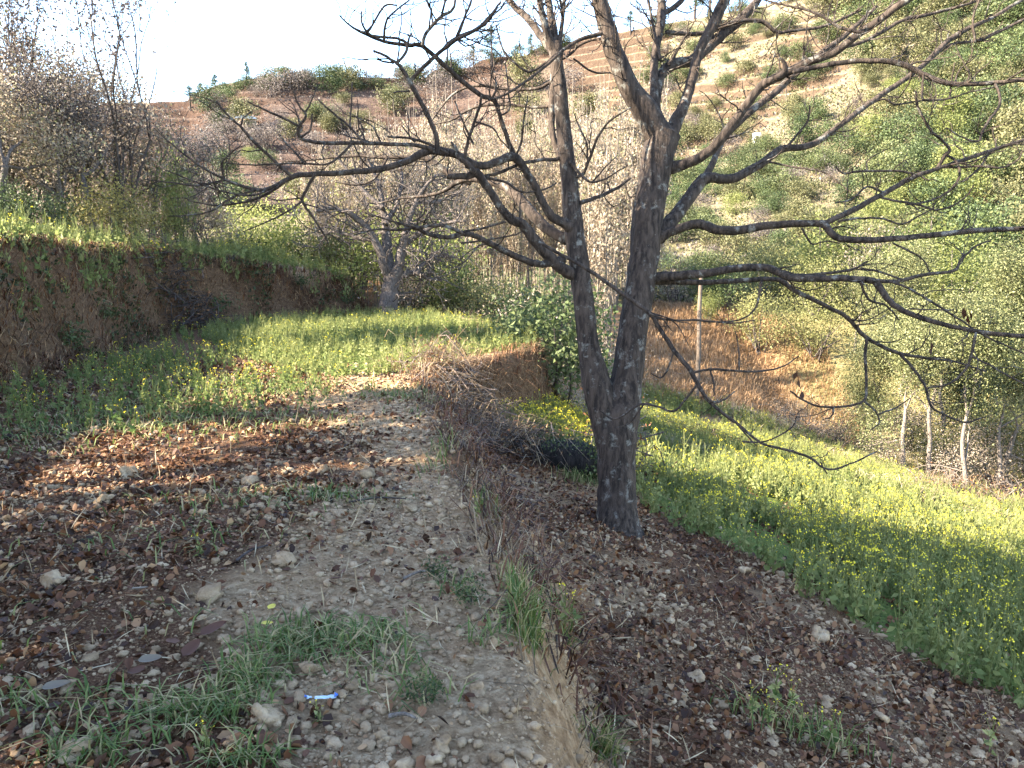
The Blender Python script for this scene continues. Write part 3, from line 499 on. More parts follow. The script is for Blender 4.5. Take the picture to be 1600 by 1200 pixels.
PK.append([([(869, 80, 22), (857, 60, 17), (850, 35, 14), (843, 0, 11), (836, -70, 8), (820, -190, 4)], -.1, -.5, 5), ([(868, 78, 20), (862, 40, 14), (857, 0, 12), (850, -90, 8), (845, -220, 4)], -.1, .1, 5), ([(872, 75, 10), (879, 30, 8), (884, -30, 7), (895, -160, 4)], -.1, .2, 4), ([(868, 85, 20), (848, 60, 15), (828, 34, 14), (800, 5, 12), (770, -35, 9), (720, -90, 6)], -.05, .9, 5)])
PK.append([([(898, 278, 6), (912, 270, 6), (920, 250, 6), (934, 215, 5), (952, 190, 4), (985, 168, 3)], -.1, -.5, 1), ([(918, 252, 4), (917, 225, 4), (905, 198, 4), (897, 178, 2)], -.2, -.3, 0), ([(890, 252, 6), (905, 270, 6), (922, 284, 5), (945, 280, 4), (965, 268, 3), (981, 259, 2)], -.15, -.3, 0), ([(905, 317, 9), (925, 311, 8), (948, 302, 7), (968, 291, 6), (985, 279, 5)], -.1, .3, 1), ([(925, 286, 4), (945, 262, 3), (965, 243, 2)], -.2, -.2, 0)])
for lst in PK:
    b = MB()
    for poly, d0, d1, tw in lst: limb(b, poly, d0, d1, 10 if poly[0][2] > 13 else 6, .07, tw)
    child('limb', b, M['bark'])
b = MB()                                   # a few dead leaves still hanging
for u, v, dd in [(1218, 592, -.9), (1246, 586, -.95), (1248, 598, -.95), (1253, 616, -.95), (1510, 490, -1.1), (1512, 498, -1.1), (1506, 486, -1.1), (1514, 492, -1.1), (1455, 540, .3), (1456, 548, .3)]:
    b.leaves([P3(u, v - 6, D0 + dd)], .085, .45, (0, 0, -1), 3., var=[.05])
o = child('dead_leaf', b, M['litter'], False); o['kind'] = 'stuff'
# ---------------------------------------------------------------- plant builders
def pos(u, dep):
    r = ray(u, 600); x, y = r[0] * dep, r[1] * dep; return np.array([x, y, float(H(x, y))])
def skeleton(mb, h, r0, lean=.1, levels=3, spread=.7, first=.3, upb=.25, nseg=6, taper=.6, kids=(2, 3), stems=1, lenf=.62, sides=6):
    """recursive branching; returns points on the outer branches"""
    tips = []
    def grow(p, d, ln, r, lv):
        k = 5; pts = [np.array(p, float)]; d = np.array(d, float); d /= np.linalg.norm(d)
        for i in range(k):
            d = d + rng.normal(size=3) * (.10 if lv == levels else .17) + np.array([0, 0, upb * .22 * (lv < levels)]); d /= np.linalg.norm(d); pts.append(pts[-1] + d * ln / k)
        Q = smooth(pts, 2); e = r * (taper if lv > 0 else .3)
        rr = np.linspace(r, e, len(Q))
        if lv == levels: rr[0] *= 1.25
        mb.tube(Q, rr, sides if lv >= levels - 1 else (4 if lv > 0 else 3), 0, .06)
        if lv <= 1: tips.extend(Q[2:])
        if lv == 0: return
        n = random.choice(kids) + (1 if lv < levels else 0)
        for j in range(n):
            i = k if j < 2 else random.randint(2, k - 1)
            e2 = d + rng.normal(size=3) * spread; e2[2] += upb * .6
            grow(pts[i], e2, ln * lenf * random.uniform(.75, 1.25), e * random.uniform(.6, .85) , lv - 1)
    for s_ in range(stems):
        a = random.uniform(0, 6.28); q = lean * (1 if stems == 1 else random.uniform(.6, 1.6))
        grow([.06 * h * math.cos(a) * (stems > 1), .06 * h * math.sin(a) * (stems > 1), -.1], [q * math.cos(a), q * math.sin(a), 1], h * first, r0, levels)
    return np.array(tips)
def tree_mesh(h, r0, bark, leaf=None, nl=0, ls=.08, name='tree', asp=.5, lspread=.12, bias=(0, 0, -.3), **kw):
    b = MB(); tips = skeleton(b, h, r0, **kw)
    tm = b.mesh(name + '_trunk', M[bark], True); cm = None
    if leaf:
        c = MB(); q = tips[rng.integers(0, len(tips), nl)] + rng.normal(size=(nl, 3)) * lspread
        c.leaves(q, ls * (.6 + .8 * rng.random(nl)), asp, bias, 1.); cm = c.mesh(name + '_crown', M[leaf])
    return tm, cm
def tree(name, meshes, loc, label, cat='tree', group=None, rz=0., sc=1):
    t = thing(name, tuple(loc), label, cat, group, rz, sc); link('trunk', meshes[0], t)
    if meshes[1]: link('crown', meshes[1], t)
    return t
def shrub_mesh(h, w, leaf, nl=2500, ls=.07, bark='bark_grey', clumps=26, name='shrub', asp=.55, stems=9, lo=.12, loose=.5, var=None):
    b = MB(); c = MB(); cs = []
    while len(cs) < clumps:
        p = rng.normal(size=3); p /= np.linalg.norm(p); p *= rng.uniform(.35, 1.) ** .7
        q = np.array([p[0] * w * .5, p[1] * w * .5, h * (lo + (1 - lo) * (.5 + .46 * p[2]))]); q += rng.normal(size=3) * np.array([w, w, h]) * .04; cs.append(q)
    cs = np.array(cs)
    for i in range(stems):
        q = cs[i % clumps]; a = rng.normal(size=2) * .05 * w
        b.tube(smooth([[a[0], a[1], -.1], [q[0] * .45 + a[0], q[1] * .45 + a[1], q[2] * .5], q], 4), np.linspace(.02 * h ** .7, .004 * h, 9), 5)
    rad = .11 * (w * w * h) ** (1 / 3.) * (26 / clumps) ** .33 * (1 + loose * rng.random(clumps))
    k = rng.integers(0, clumps, nl); g = rng.normal(size=(nl, 3)); P = cs[k] + g * rad[k][:, None] * np.array([1, 1, .8])
    P[:, 2] = np.maximum(P[:, 2], .02)
    out = P - np.array([0, 0, h * .4]); out /= np.linalg.norm(out, axis=1)[:, None]
    va = np.clip(rng.random(clumps)[k] * .6 + rng.random(nl) * .4, 0, 1)
    c.leaves(P, ls * (.6 + .8 * rng.random(nl)), asp, (0, 0, .3), .8, 0, va)
    return b.mesh(name + '_stem', M[bark], True), c.mesh(name + '_crown', M[leaf])
def shrub(name, meshes, loc, label, cat='shrub', group=None, rz=0., sc=1):
    t = thing(name, tuple(loc), label, cat, group, rz, sc); link('stem', meshes[0], t); link('crown', meshes[1], t); return t

# ---------------------------------------------------------------- trees that stand left of the frame and shade the foreground
sh = tree_mesh(6.6, .16, 'bark_grey', 'greyleaf', 10500, .15, 'shade_tree', levels=4, stems=2, first=.3, spread=.75, lspread=.3, kids=(2, 3))
shade = None
for i, (x, y, s, lab) in enumerate([(-7.6, .6, (1.2, 1.2, 1.6), 'leafy grey-brown tree on the upper bank, standing left of the camera'), (-7.2, -1.9, 1.3, 'leafy grey-brown tree on the upper bank, behind the camera on the left'),
                                    (-10.2, .2, 1.2, 'leafy grey-brown tree farthest back on the upper bank'), (-7.0, 2.6, .6, 'small leafy grey-brown tree at the brow of the upper bank'), (-4.9, -1.0, .9, 'leafy grey-brown tree below the bank, nearest the camera'), (-10.3, 9.9, (.6, .6, 1.25), 'grey-brown tree along the bank top, just outside the left edge of the photo'), (-12.2, 2.2, (.95, .95, 1.9), 'broad tall grey-brown tree farthest left on the upper bank'), (-10.0, 2.9, (.66, .66, 2.0), 'tall narrow grey-brown tree, the tallest on the upper bank'), (-9.4, 5.6, (.5, .5, 1.0), 'slim grey-brown tree, farthest along the bank top outside the photo'), (-8.2, -5.4, 1.1, 'leafy grey-brown tree at the near end of the upper bank')]):
    l = (x, y, float(H(x, y)))
    if shade is None: shade = tree('shade_tree', sh, l, lab, 'tree', 'trees shading the near ground', 1.0, s)
    else: dup(shade, l, i * 1.3, s, lab)

# ---------------------------------------------------------------- the thicket on the left bank
L1 = tree_mesh(4.3, .085, 'bark_grey', 'mauveleaf', 12000, .042, 'thicket_tree', levels=4, stems=3, first=.32, spread=.8, lspread=.13)
L2 = tree_mesh(5.2, .03, 'bark_dark', 'greyleaf_dark', 1900, .06, 'whip_tree', levels=3, stems=5, first=.38, spread=.28, lspread=.07, upb=.9, lenf=.8, lean=.05)
L3 = tree_mesh(3.8, .07, 'bark_grey', 'dryleaf', 12000, .042, 'thicket_tree', levels=4, stems=3, first=.3, spread=.85, lspread=.14)
for k, (u, d, mm, s, rz, lab) in enumerate([
        (135, 14.5, L1, 1.0, .3, 'tangled grey-leaved tree with a dark trunk at the back of the left bank'),
        (15, 12.6, L3, 1.0, 2.0, 'tangled tree with pale dry leaves at the left edge of the bank top'),
        (245, 17.5, L1, .95, 2.6, 'tangled grey-leaved tree at the right end of the thicket on the left bank'),
        (205, 15.5, L2, 1.12, 1.1, 'tall thin whippy tree rising against the sky, rightmost of the thicket'),
        (105, 16.5, L2, 1.1, 3.3, 'tall thin whippy tree with dark leaves rising from the middle of the thicket'),
        (30, 16.0, L2, 1.0, 5.0, 'tall thin whippy tree near the left edge of the photo'),
        (80, 17.0, L3, 1.1, 4.0, 'pale dry-leaved tree behind the dark evergreen shrubs'),
        (-60, 14.0, L1, 1.0, 5.2, 'tangled grey-leaved tree cut by the left edge of the photo'),
        (318, 22.5, L3, .6, 1.5, 'small dry-leaved tree beyond the thicket, left of the pale hill field'),
        (60, 14.5, L1, 1.1, 1.7, 'dense grey-leaved tree left of the dark trunk on the left bank'), (165, 17.0, L3, 1.2, 4.6, 'pale dry-leaved tree between the dark trunk and the right whippy tree'), (10, 17.5, L1, 1.25, 2.9, 'large grey-leaved tree behind the thicket at the left edge'),
        (190, 19.5, L3, 1.15, .6, 'pale dry-leaved tree at the back of the thicket')]):
    tree('thicket_tree' if mm is not L2 else 'whip_tree', mm, pos(u, 19.4 if u > 230 else 17.8 if u > 200 else d * 1.1 + .6), lab, 'tree', 'thicket on the left bank', rz, s * (1.2 if u > 230 else 1.55 if mm is not L2 and d > 15.5 else 1.25))
S_dark = shrub_mesh(1.5, 1.9, 'dark', 3800, .065, clumps=30, name='evergreen_shrub'); S_yel = shrub_mesh(1.5, 1.5, 'yellow', 2600, .06, clumps=24, name='yellow_shrub')
S_olive = shrub_mesh(2.6, 2.8, 'olive', 5200, .075, clumps=40, name='olive_shrub'); S_olive2 = shrub_mesh(2.3, 2.2, 'olive', 4200, .07, clumps=26, name='olive_shrub')
S_yg = shrub_mesh(2.4, 2.6, 'leafgreen', 5600, .07, clumps=40, name='yellow_green_shrub'); S_lime = shrub_mesh(2.2, 1.7, 'lime', 3600, .075, clumps=26, name='lime_shrub'); S_green = shrub_mesh(2.0, 1.7, 'green', 4200, .075, clumps=34, name='green_shrub')
S_grey = shrub_mesh(2.0, 2.0, 'greyleaf', 2600, .06, clumps=26, name='grey_shrub', loose=1.2)
def big_leaf_set():
    for nm, mm, u, d, s, rz, lab, cat in [
        ('evergreen_shrub', S_dark, 20, 13.6, .62, .2, 'dark evergreen shrub at the left edge of the bank top', 'shrub'), ('evergreen_shrub', S_dark, 100, 14.6, .6, 2.2, 'dark evergreen shrub on the bank top left of the yellow shrub', 'shrub'),
        ('yellow_shrub', S_yel, 185, 15.6, .85, 1.0, 'yellow-leaved shrub on the bank top beside the dark evergreens', 'shrub'), ('yellow_shrub', S_yel, 250, 17.0, .85, 3.0, 'yellow-leaved shrub on the bank top left of the green climber', 'shrub'),
        ('green_climber', S_lime, 300, 17.2, (.45, .45, .95), .5, 'narrow bright green climber at the right end of the left thicket', 'climber'),
        ('evergreen_shrub', S_dark, 392, 21.5, 1.1, 4.2, 'dark shrub in shade beyond the bank, left of the olive shrubs', 'shrub'),
        ('grey_shrub', S_grey, 340, 19.5, .8, 4.2, 'dry grey shrub on the far end of the bank top', 'shrub'),
        ('grey_shrub', S_grey, 330, 24.5, 1.1, 1.2, 'grey leafless-looking shrub behind the green climber', 'shrub'),
        ('yellow_green_shrub', S_yg, 425, 24.5, 1.1, .4, 'large yellow-green shrub beyond the bank, leftmost of its row', 'shrub'), ('yellow_green_shrub', S_yg, 478, 22.5, 1.0, 1.4, 'yellow-green shrub beyond the bank, second in its row', 'shrub'), ('yellow_green_shrub', S_yg, 550, 26.0, 1.25, 3.1, 'tall yellow-green shrub behind and left of the forked tree', 'shrub'), ('yellow_green_shrub', S_yg, 370, 23.0, .8, 5.1, 'yellow-green shrub just above the far end of the bank top', 'shrub'),
        ('olive_shrub', S_olive, 535, 22.0, .85, 2.4, 'olive shrub just left of the forked walnut-like tree', 'shrub'), ('olive_shrub', S_olive2, 575, 24.0, 1.0, 5.4, 'olive shrub behind the trunk of the forked tree', 'shrub'),
        ('lime_shrub', S_yg, 655, 20.5, 1.2, .9, 'bright green shrub right behind the forked tree', 'shrub'), ('grey_shrub', S_grey, 640, 19.0, .6, .9, 'low pale dry shrub at the foot of the bright green shrub', 'shrub'),
        ('evergreen_shrub', S_dark, 697, 19.6, 1.15, .7, 'dark shrub in shade right of the bright green shrub', 'shrub'), ('lime_shrub', S_lime, 700, 18.6, .42, 2.7, 'small lime sprig in front of the dark shrub', 'shrub'),
        ('olive_shrub', S_olive2, 752, 18.8, .85, 3.4, 'olive shrub at the far corner of the upper crop', 'shrub'), ('olive_shrub', S_olive, 800, 19.6, .8, 4.0, 'olive shrub left of the twin trunks, behind the dry grass', 'shrub'),
        ('grey_shrub', S_grey, 850, 16.0, .9, 4.0, 'dry grey shrub left of the twin trunks', 'shrub'), ('green_shrub', S_green, 868, 13.0, 1.1, .3, 'dense green shrub at the foot of the far terrace wall, left of the trunk', 'shrub'), ('green_shrub', S_green, 838, 14.6, .9, 2.3, 'green shrub overhanging the corner of the upper crop', 'shrub'),
        ('grey_shrub', S_grey, 935, 13.8, .75, 1.9, 'dry twiggy shrub seen between the twin trunks', 'shrub')]:
        shrub(nm, mm, pos(u, d), lab, cat, None, rz, s)
big_leaf_set()
mt = MB(); F0 = pos(606, 17.4) - [0, 0, .06]; mtip = []
def fpt(u, v, dd=0): return P3(u, v, np.dot(F0 - [0, 0, CAM_Z], [0, cT, -sT]) + dd) - F0
def fl_(pts, w0, w1, dd, n=8):
    k = len(pts); P = np.array([fpt(u, v, dd * i / max(1, k - 1)) for i, (u, v) in enumerate(pts)]); Q = smooth(P, 5); Q = Q + rng.normal(size=Q.shape) * .012; r = np.linspace(w0, w1, len(Q)) * 17.4 / FPX * .5; mt.tube(Q, r, n, 0, .1)
    for _ in range(int(len(Q) * .9)):
        i = int(rng.integers(len(Q) // 3, len(Q))); t = Q[-1] - Q[0]; t /= np.linalg.norm(t); e = rng.normal(size=3); twig(mt, Q[i], t * .5 + e * .8 + [0, 0, .1], rng.uniform(.5, 1.1), min(.018, r[i] * .6), 2, .15, 4); mtip.extend(Q[i] + rng.normal(size=(5, 3)) * .3)
fl_([(608, 500), (607, 480), (610, 455), (612, 435)], 31, 24, 0, 12)
fl_([(609, 440), (600, 415), (590, 385), (572, 355), (548, 335), (520, 325), (492, 330)], 17, 4, -.6); fl_([(611, 440), (606, 400), (604, 365), (598, 325), (590, 285), (575, 250)], 20, 4, .3); fl_([(614, 440), (624, 410), (630, 380), (640, 345), (655, 305), (680, 275)], 20, 4, -.2)
fl_([(617, 436), (635, 427), (655, 428), (672, 436), (690, 438)], 13, 4, .4); fl_([(650, 428), (662, 412), (678, 402), (700, 398)], 9, 3, .5); fl_([(630, 385), (655, 365), (690, 350), (725, 345)], 10, 3, -.5); fl_([(602, 350), (620, 320), (628, 280), (622, 245)], 9, 3, .6); fl_([(585, 375), (560, 372), (530, 362), (500, 368)], 8, 3, .3); fl_([(598, 325), (570, 300), (545, 270), (530, 250)], 9, 3, .2); fl_([(650, 315), (690, 315), (720, 300)], 8, 3, .2)
mt1 = mt.mesh('forked_tree_trunk', M['bark_grey'], True); mtip = np.array(mtip)
c = MB(); q = mtip[rng.integers(0, len(mtip), 1500)] + rng.normal(size=(1500, 3)) * .12; c.leaves(q, .055, .5, (0, 0, -1), 1.)
tree('forked_tree', (mt1, c.mesh('forked_tree_crown', M['greyleaf'])), F0, 'low forked bare tree with a thick short trunk at the end of the left bank', 'tree')

# ---------------------------------------------------------------- the stand of slender saplings behind the big tree
def sapling_mesh(h, nl, lean):
    b = MB(); c = MB(); pts = []
    st = 3
    for s_ in range(st):
        a = rng.uniform(0, 6.28); o = np.array([math.cos(a), math.sin(a), 0]) * .15; tp = np.array([math.cos(a) * lean * h * .5, math.sin(a) * lean * h * .5, h * rng.uniform(.75, 1)])
        Q = smooth([o, o + tp * .35 + rng.normal(size=3) * .06, o + tp * .7 + rng.normal(size=3) * .06, o + tp], 4); Q[0][2] = -.15
        b.tube(Q, np.linspace(.024, .006, len(Q)), 4)
        for k in range(12):
            i = rng.integers(2, len(Q) - 2); d = np.array([math.cos(k * 2.4), math.sin(k * 2.4), 1.6]); ln = rng.uniform(.4, .9) * (1 - i / len(Q) * .5)
            e = Q[i] + d / np.linalg.norm(d) * ln; b.tube([Q[i], (Q[i] + e) / 2 + rng.normal(size=3) * .03, e], [.009, .006, .003], 3)
            pts.extend([Q[i] + (e - Q[i]) * t for t in np.linspace(.2, 1, 8)])
        pts.extend(Q[3:-3])
    pts = np.array(pts); pts = pts[pts[:, 2] < h * .86]
    q = pts[rng.integers(0, len(pts), nl)] + rng.normal(size=(nl, 3)) * .06
    c.leaves(q, .062 * (.6 + .7 * rng.random(nl)), .5, (0, 0, -1), 1.)
    return b.mesh('sapling_trunk', M['bark_sap'], True), c.mesh('sapling_crown', M['dryleaf'])
sap = [sapling_mesh(5.6, 2000, .10), sapling_mesh(5.2, 2300, .16), sapling_mesh(6.0, 1600, .08), sapling_mesh(4.4, 2400, .2)]
seen = set(); protos = {}
for i in range(150):
    u = rng.uniform(505, 1010); d = rng.uniform(20.5, 29)
    d = d + 9 * float(sst(640, 800, u)); 
    if i < 5: u = rng.uniform(890, 960); d = rng.uniform(18, 21)
    k = int(rng.integers(0, 4)); p = pos(u, d)
    vt = np.interp(u, [500, 560, 640, 720, 800, 900, 1000], [230, 190, 165, 150, 150, 120, 110]) + rng.uniform(-30, 70)
    topz = CAM_Z + d * ray(u, vt)[2]; s = (topz - p[2]) / [5.6, 5.2, 6.0, 4.4][k]
    lab = ('slender pale sapling ' + ('with dry leaves in the front row, ' if d < 23 else 'with bare tip in the back row, ' if d > 26 else 'with dry leaves in the middle rows, ') + ('behind the forked tree' if u < 650 else 'between forked tree and twin trunks' if u < 870 else 'seen past the twin trunks'))
    sc = (min(s, 1.35) * .9, min(s, 1.35) * .9, s)
    if k not in protos: protos[k] = tree('sapling', sap[k], p, lab, 'sapling', 'stand of slender saplings', rng.uniform(0, 6), sc)
    else: dup(protos[k], tuple(p), rng.uniform(0, 6), sc, lab)

# ---------------------------------------------------------------- trees and shrubs beyond the lower field, on the right
R1 = tree_mesh(6.4, .07, 'bark_mid', 'sage', 30000, .052, 'pale_trunk_tree', levels=4, stems=2, lean=.05, first=.3, spread=.6, lspread=.28, upb=.45)
R2 = tree_mesh(6.0, .06, 'bark_mid', 'sage', 28000, .052, 'pale_trunk_tree', levels=4, stems=1, lean=.04, first=.34, spread=.6, lspread=.28, upb=.45)
for u, d, mm, s, rz, lab in [(1437, 19.2, R1, .95, .2, 'olive-leaved tree with two pale trunks at the edge of the lower field'), (1527, 18.2, R2, 1.0, 1.2, 'olive-leaved tree with one pale trunk beside the brush heap'), (1390, 21.0, R2, .78, 2.4, 'olive-leaved tree behind the brow of the orange grass bank'),
        (1345, 27.5, R1, .75, 3.4, 'olive-leaved tree behind the right end of the orange grass bank'), (1600, 20.0, R1, 1.0, 4.4, 'olive-leaved tree cut by the right edge of the photo'), (1480, 23.0, R1, 1.0, 5.4, 'tall olive-leaved tree behind the pale trunks'),
        (1560, 24.0, R2, 1.1, .9, 'olive-leaved tree behind the tree with one pale trunk'), (1410, 25.5, R2, 1.05, 3.9, 'olive-leaved tree below the lime-green tree'), (1660, 23.0, R2, 1.1, 2.2, 'olive-leaved tree just past the right edge')]:
    tree('pale_trunk_tree', mm, pos(u, d), lab, 'tree', 'olive trees beyond the lower field', rz, s)
for nm, mm, u, d, s, rz, lab in [('lime_tree', S_lime, 1440, 30, 2.0, .3, 'bright lime-green tree above the olive trees on the right'), ('lime_tree', S_lime, 1475, 28, 1.5, 1.9, 'smaller bright lime-green tree just below the other one'), ('lime_shrub', S_lime, 1270, 33, 1.7, 2.2, 'yellow-green shrub beside the long low limb of the big tree'),
        ('olive_shrub', S_olive, 1262, 30.5, .9, 1.4, 'olive shrub at the right of the orange grass bank'), ('evergreen_shrub', S_dark, 1120, 31, 1.1, .6, 'dark shrub at the top of the orange grass bank'), ('lime_shrub', S_lime, 1098, 31.5, .8, 1.6, 'small yellow-green shrub beside the wooden pole'),
        ('olive_shrub', S_olive, 1165, 33, 1.0, 2.6, 'olive shrub behind the dark shrub of the orange bank'), ('grey_shrub', S_grey, 1050, 34, 1.1, 3.6, 'dry grey shrub left of the wooden pole'), ('olive_shrub', S_olive2, 1215, 35, 1.2, 4.6, 'olive shrub at the back of the orange bank'), ('grey_shrub', S_grey, 1330, 33, 1.6, 5.6, 'dry grey shrub behind the long low limb'),
        ('olive_shrub', S_olive2, 1470, 21.0, .6, 1.1, 'low olive shrub under the two-trunked olive tree'), ('grey_shrub', S_grey, 1500, 20.0, .8, 1.1, 'dry grey shrub between the pale trunks'), ('grey_shrub', S_grey, 1570, 20.5, .9, 2.1, 'dry grey shrub right of the single pale trunk'), ('olive_shrub', S_olive, 1545, 22.5, .7, 3.1, 'low olive shrub behind the single pale trunk'), ('olive_shrub', S_olive, 1620, 21.5, .7, 4.1, 'low olive shrub at the right edge under the trees'), ('grey_shrub', S_grey, 1425, 23.0, .9, 5.1, 'dry grey shrub in the shade left of the two pale trunks'), ('olive_shrub', S_olive2, 1370, 24.0, .7, .1, 'low olive shrub at the right end of the orange bank'), ('grey_shrub', S_grey, 1310, 20.6, .62, .6, 'low dry shrub at the bottom of the orange bank'), ('grey_shrub', S_grey, 1240, 20.3, .45, 1.6, 'smallest low dry shrub on the field edge'), ('grey_shrub', S_grey, 1400, 18.6, .5, 2.6, 'low dry shrub in front of the two pale trunks')]:
    shrub(nm, mm, pos(u, d), lab, 'tree' if nm == 'lime_tree' else 'shrub', None, rz, s)

for nm, mm, u, v, w, rz, lab in [('olive_shrub', S_olive2, 1188, 550, 88, .2, 'rounded olive shrub casting shade on the orange grass bank'), ('olive_shrub', S_olive, 1270, 560, 80, 1.9, 'olive shrub on the orange bank beside the rounded one'), ('lime_shrub', S_lime, 1105, 505, 46, 2.9, 'small yellow-green shrub on the orange bank just right of the pole')]:
    p = at(u, v); d = math.hypot(p[0], p[1]); shrub(nm, mm, p, lab, 'shrub', None, rz, w * d / FPX / 2.2)
# ---------------------------------------------------------------- hillside bushes, pines and bare trees
def bush_mesh(leaf, nl, ls, w, h, cl): return shrub_mesh(h, w, leaf, nl, ls, 'bark_dark', cl, 'hill_bush', .7, 5, .05, .6)
BU = {'olive': [bush_mesh('hillolive', 3200, .18, 4, 3, 22), bush_mesh('hillolive', 2800, .17, 3.4, 3.6, 18)], 'dark': [bush_mesh('dark', 3400, .16, 3.6, 3.6, 22), bush_mesh('dark', 3000, .16, 4.2, 3, 18)],
      'green': [bush_mesh('hillgreen', 3200, .17, 3.6, 3.2, 20)], 'lime': [bush_mesh('lime', 3000, .16, 3.4, 3.4, 20)], 'grey': [bush_mesh('mauveleaf', 1900, .15, 3.6, 3.2, 24)]}
def pine_mesh():
    b = MB(); c = MB(); b.tube([[0, 0, -.2], [.05, 0, 2], [0, .05, 4.6]], [.14, .1, .03], 6)
    for k in range(34):
        z = rng.uniform(1.3, 4.7); a = rng.uniform(0, 6.28); ln = (5.1 - z) * .42 * rng.uniform(.6, 1.1); e = np.array([math.cos(a) * ln, math.sin(a) * ln, z + .15 * ln])
        b.tube([[0, 0, z], e], [.03, .01], 3); q = np.array([[0, 0, z]]) + (e - [0, 0, z]) * rng.uniform(.35, 1.05, (45, 1)) + rng.normal(size=(45, 3)) * .13; c.leaves(q, .22, .28, (0, 0, .4), 1.)
    return b.mesh('pine_trunk', M['bark_dark'], True), c.mesh('pine_crown', M['pine'])
PI = pine_mesh()
bare = [tree_mesh(6, .09, 'bark_grey', None, levels=4, first=.34, spread=.5, upb=.7, kids=(2, 3), sides=5), None]; bare = (bare[0][0], None)
CN = {'olive': 'olive-green', 'dark': 'dark green', 'green': 'mid-green', 'lime': 'yellow-green', 'grey': 'dry grey'}
bproto = {}
def hb(u, v, kind, wpx, lab=None, grp='bushes on the far hillside'):
    p = at(u, v, 30); d = math.hypot(p[0], p[1]); s = wpx * d / FPX / 3.7; i = int(rng.integers(0, len(BU[kind]))); sc = (s, s, s * rng.uniform(.8, 1.1)); p[2] -= .15 * s
    if lab is None:
        lab = ('large ' if wpx > 48 else 'small ' if wpx < 26 else '') + CN[kind] + ' bush ' + ('on the left hill' if u < 640 else 'behind the saplings' if u < 1020 else ('high' if v < 150 else 'midway up' if v < 300 else 'at the foot') + ' on the right hill, ' + ('nearest the trunks' if u < 1150 else 'left of middle' if u < 1280 else 'right of middle' if u < 1430 else 'near the right edge'))
    key = (kind, i)
    if key not in bproto: bproto[key] = shrub('hill_bush', BU[kind][i], p, lab, 'bush', grp, rng.uniform(0, 6), sc)
    else: dup(bproto[key], tuple(p), rng.uniform(0, 6), sc, lab, grp)
pts = []
tries = 0
while len(pts) < 275 and tries < 14000:
    tries += 1; u = rng.uniform(1015, 1640); v = rng.uniform(-10, 470)
    if v < np.interp(u, CR_U, CR_V) + 8: continue
    if 1090 < u < 1330 and 60 < v < 215 and rng.random() < .72: continue
    w = rng.uniform(20, 46) * (1 + .5 * sst(150, 420, v)) * (.8 + .6 * sst(1150, 1500, u))
    if any(math.hypot(u - a, (v - b) * 1.2) < (w + c_) * .28 for a, b, c_ in pts): continue
    pts.append((u, v, w)); n = fbm(u / 90., v / 70., 3, 91)
    lim = math.exp(-((u - 1400) / 130) ** 2 - ((v - 270) / 95) ** 2); r_ = rng.random()
    kind = 'lime' if r_ < lim * .45 else 'dark' if r_ > .70 - .15 * (u > 1350) else 'grey' if r_ > .56 else 'green' if n > .02 else 'olive'
    hb(u, v, kind, w)
for u, v, k, w in [(350, 158, 'dark', 26), (420, 140, 'dark', 34), (452, 136, 'dark', 26), (478, 134, 'dark', 24), (515, 146, 'dark', 40), (340, 175, 'grey', 26), (640, 132, 'dark', 44), (672, 134, 'grey', 50), (705, 124, 'dark', 40), (735, 118, 'grey', 46), (590, 138, 'dark', 22), (560, 142, 'dark', 24), (402, 152, 'grey', 22), (535, 165, 'olive', 26),
                   (360, 222, 'grey', 46), (395, 232, 'grey', 40), (425, 228, 'grey', 44), (455, 215, 'olive', 36), (330, 240, 'grey', 50), (490, 190, 'olive', 28), (520, 205, 'olive', 34), (440, 195, 'grey', 26), (560, 200, 'olive', 34), (340, 205, 'grey', 30), (350, 275, 'dark', 40), (310, 258, 'grey', 60), (387, 245, 'lime', 18), (375, 340, 'dark', 60), (330, 320, 'grey', 60), (420, 330, 'grey', 50), (470, 315, 'olive', 60), (300, 300, 'olive', 50), (540, 300, 'olive', 70)]:
    hb(u, v, k, w, None)
for k in range(30):
    u = rng.uniform(320, 900); hb(u, np.interp(u, CR_U, CR_V) + rng.uniform(4, 16), ('dark', 'grey', 'dark', 'green')[k % 4], rng.uniform(14, 34))
lp = []
while len(lp) < 44:
    u, v = rng.uniform(315, 1000), rng.uniform(140, 325)
    if v < np.interp(u, CR_U, CR_V) + 12 or (345 < u < 500 and 265 < v < 312): continue
    w = rng.uniform(22, 52)
    if any(math.hypot(u - a, (v - b_) * 1.3) < (w + c_) * .4 for a, b_, c_ in lp): continue
    lp.append((u, v, w)); hb(u, v, ('grey', 'grey', 'olive', 'dark')[int(rng.integers(0, 4))], w)
for i, (u, v, h, lab) in enumerate([(386, 137, 34, 'lone dark pine on the left ridge against the sky'), (768, 104, 52, 'broad pine on the ridge left of the twin trunks'), (740, 112, 34, 'smaller pine beside the broad pine on the ridge'), (338, 152, 28, 'small pine at the left end of the ridge'), (940, 58, 36, 'pine on the ridge behind the big left limb'), (1085, 30, 50, 'pine on the ridge top between the upper limbs'), (1108, 26, 56, 'tall pine on the ridge, right of its neighbour'), (985, 55, 30, 'small pine on the ridge right of the big left limb'), (830, 84, 26, 'small pine on the ridge, left of the left trunk'), (315, 160, 24, 'smallest pine at the far left of the ridge'), (298, 172, 30, 'pine half hidden by the thicket at the left ridge end')]):
    p = at(u, v, 30); d = math.hypot(p[0], p[1]); s = h * d / FPX / 4.8
    if i == 0: pp = tree('pine_tree', PI, p, lab, 'pine tree', 'pines on the ridge', 0, s)
    else: dup(pp, tuple(p), i * 1.1, (s * 1.5, s * 1.5, s * 1.05), lab)
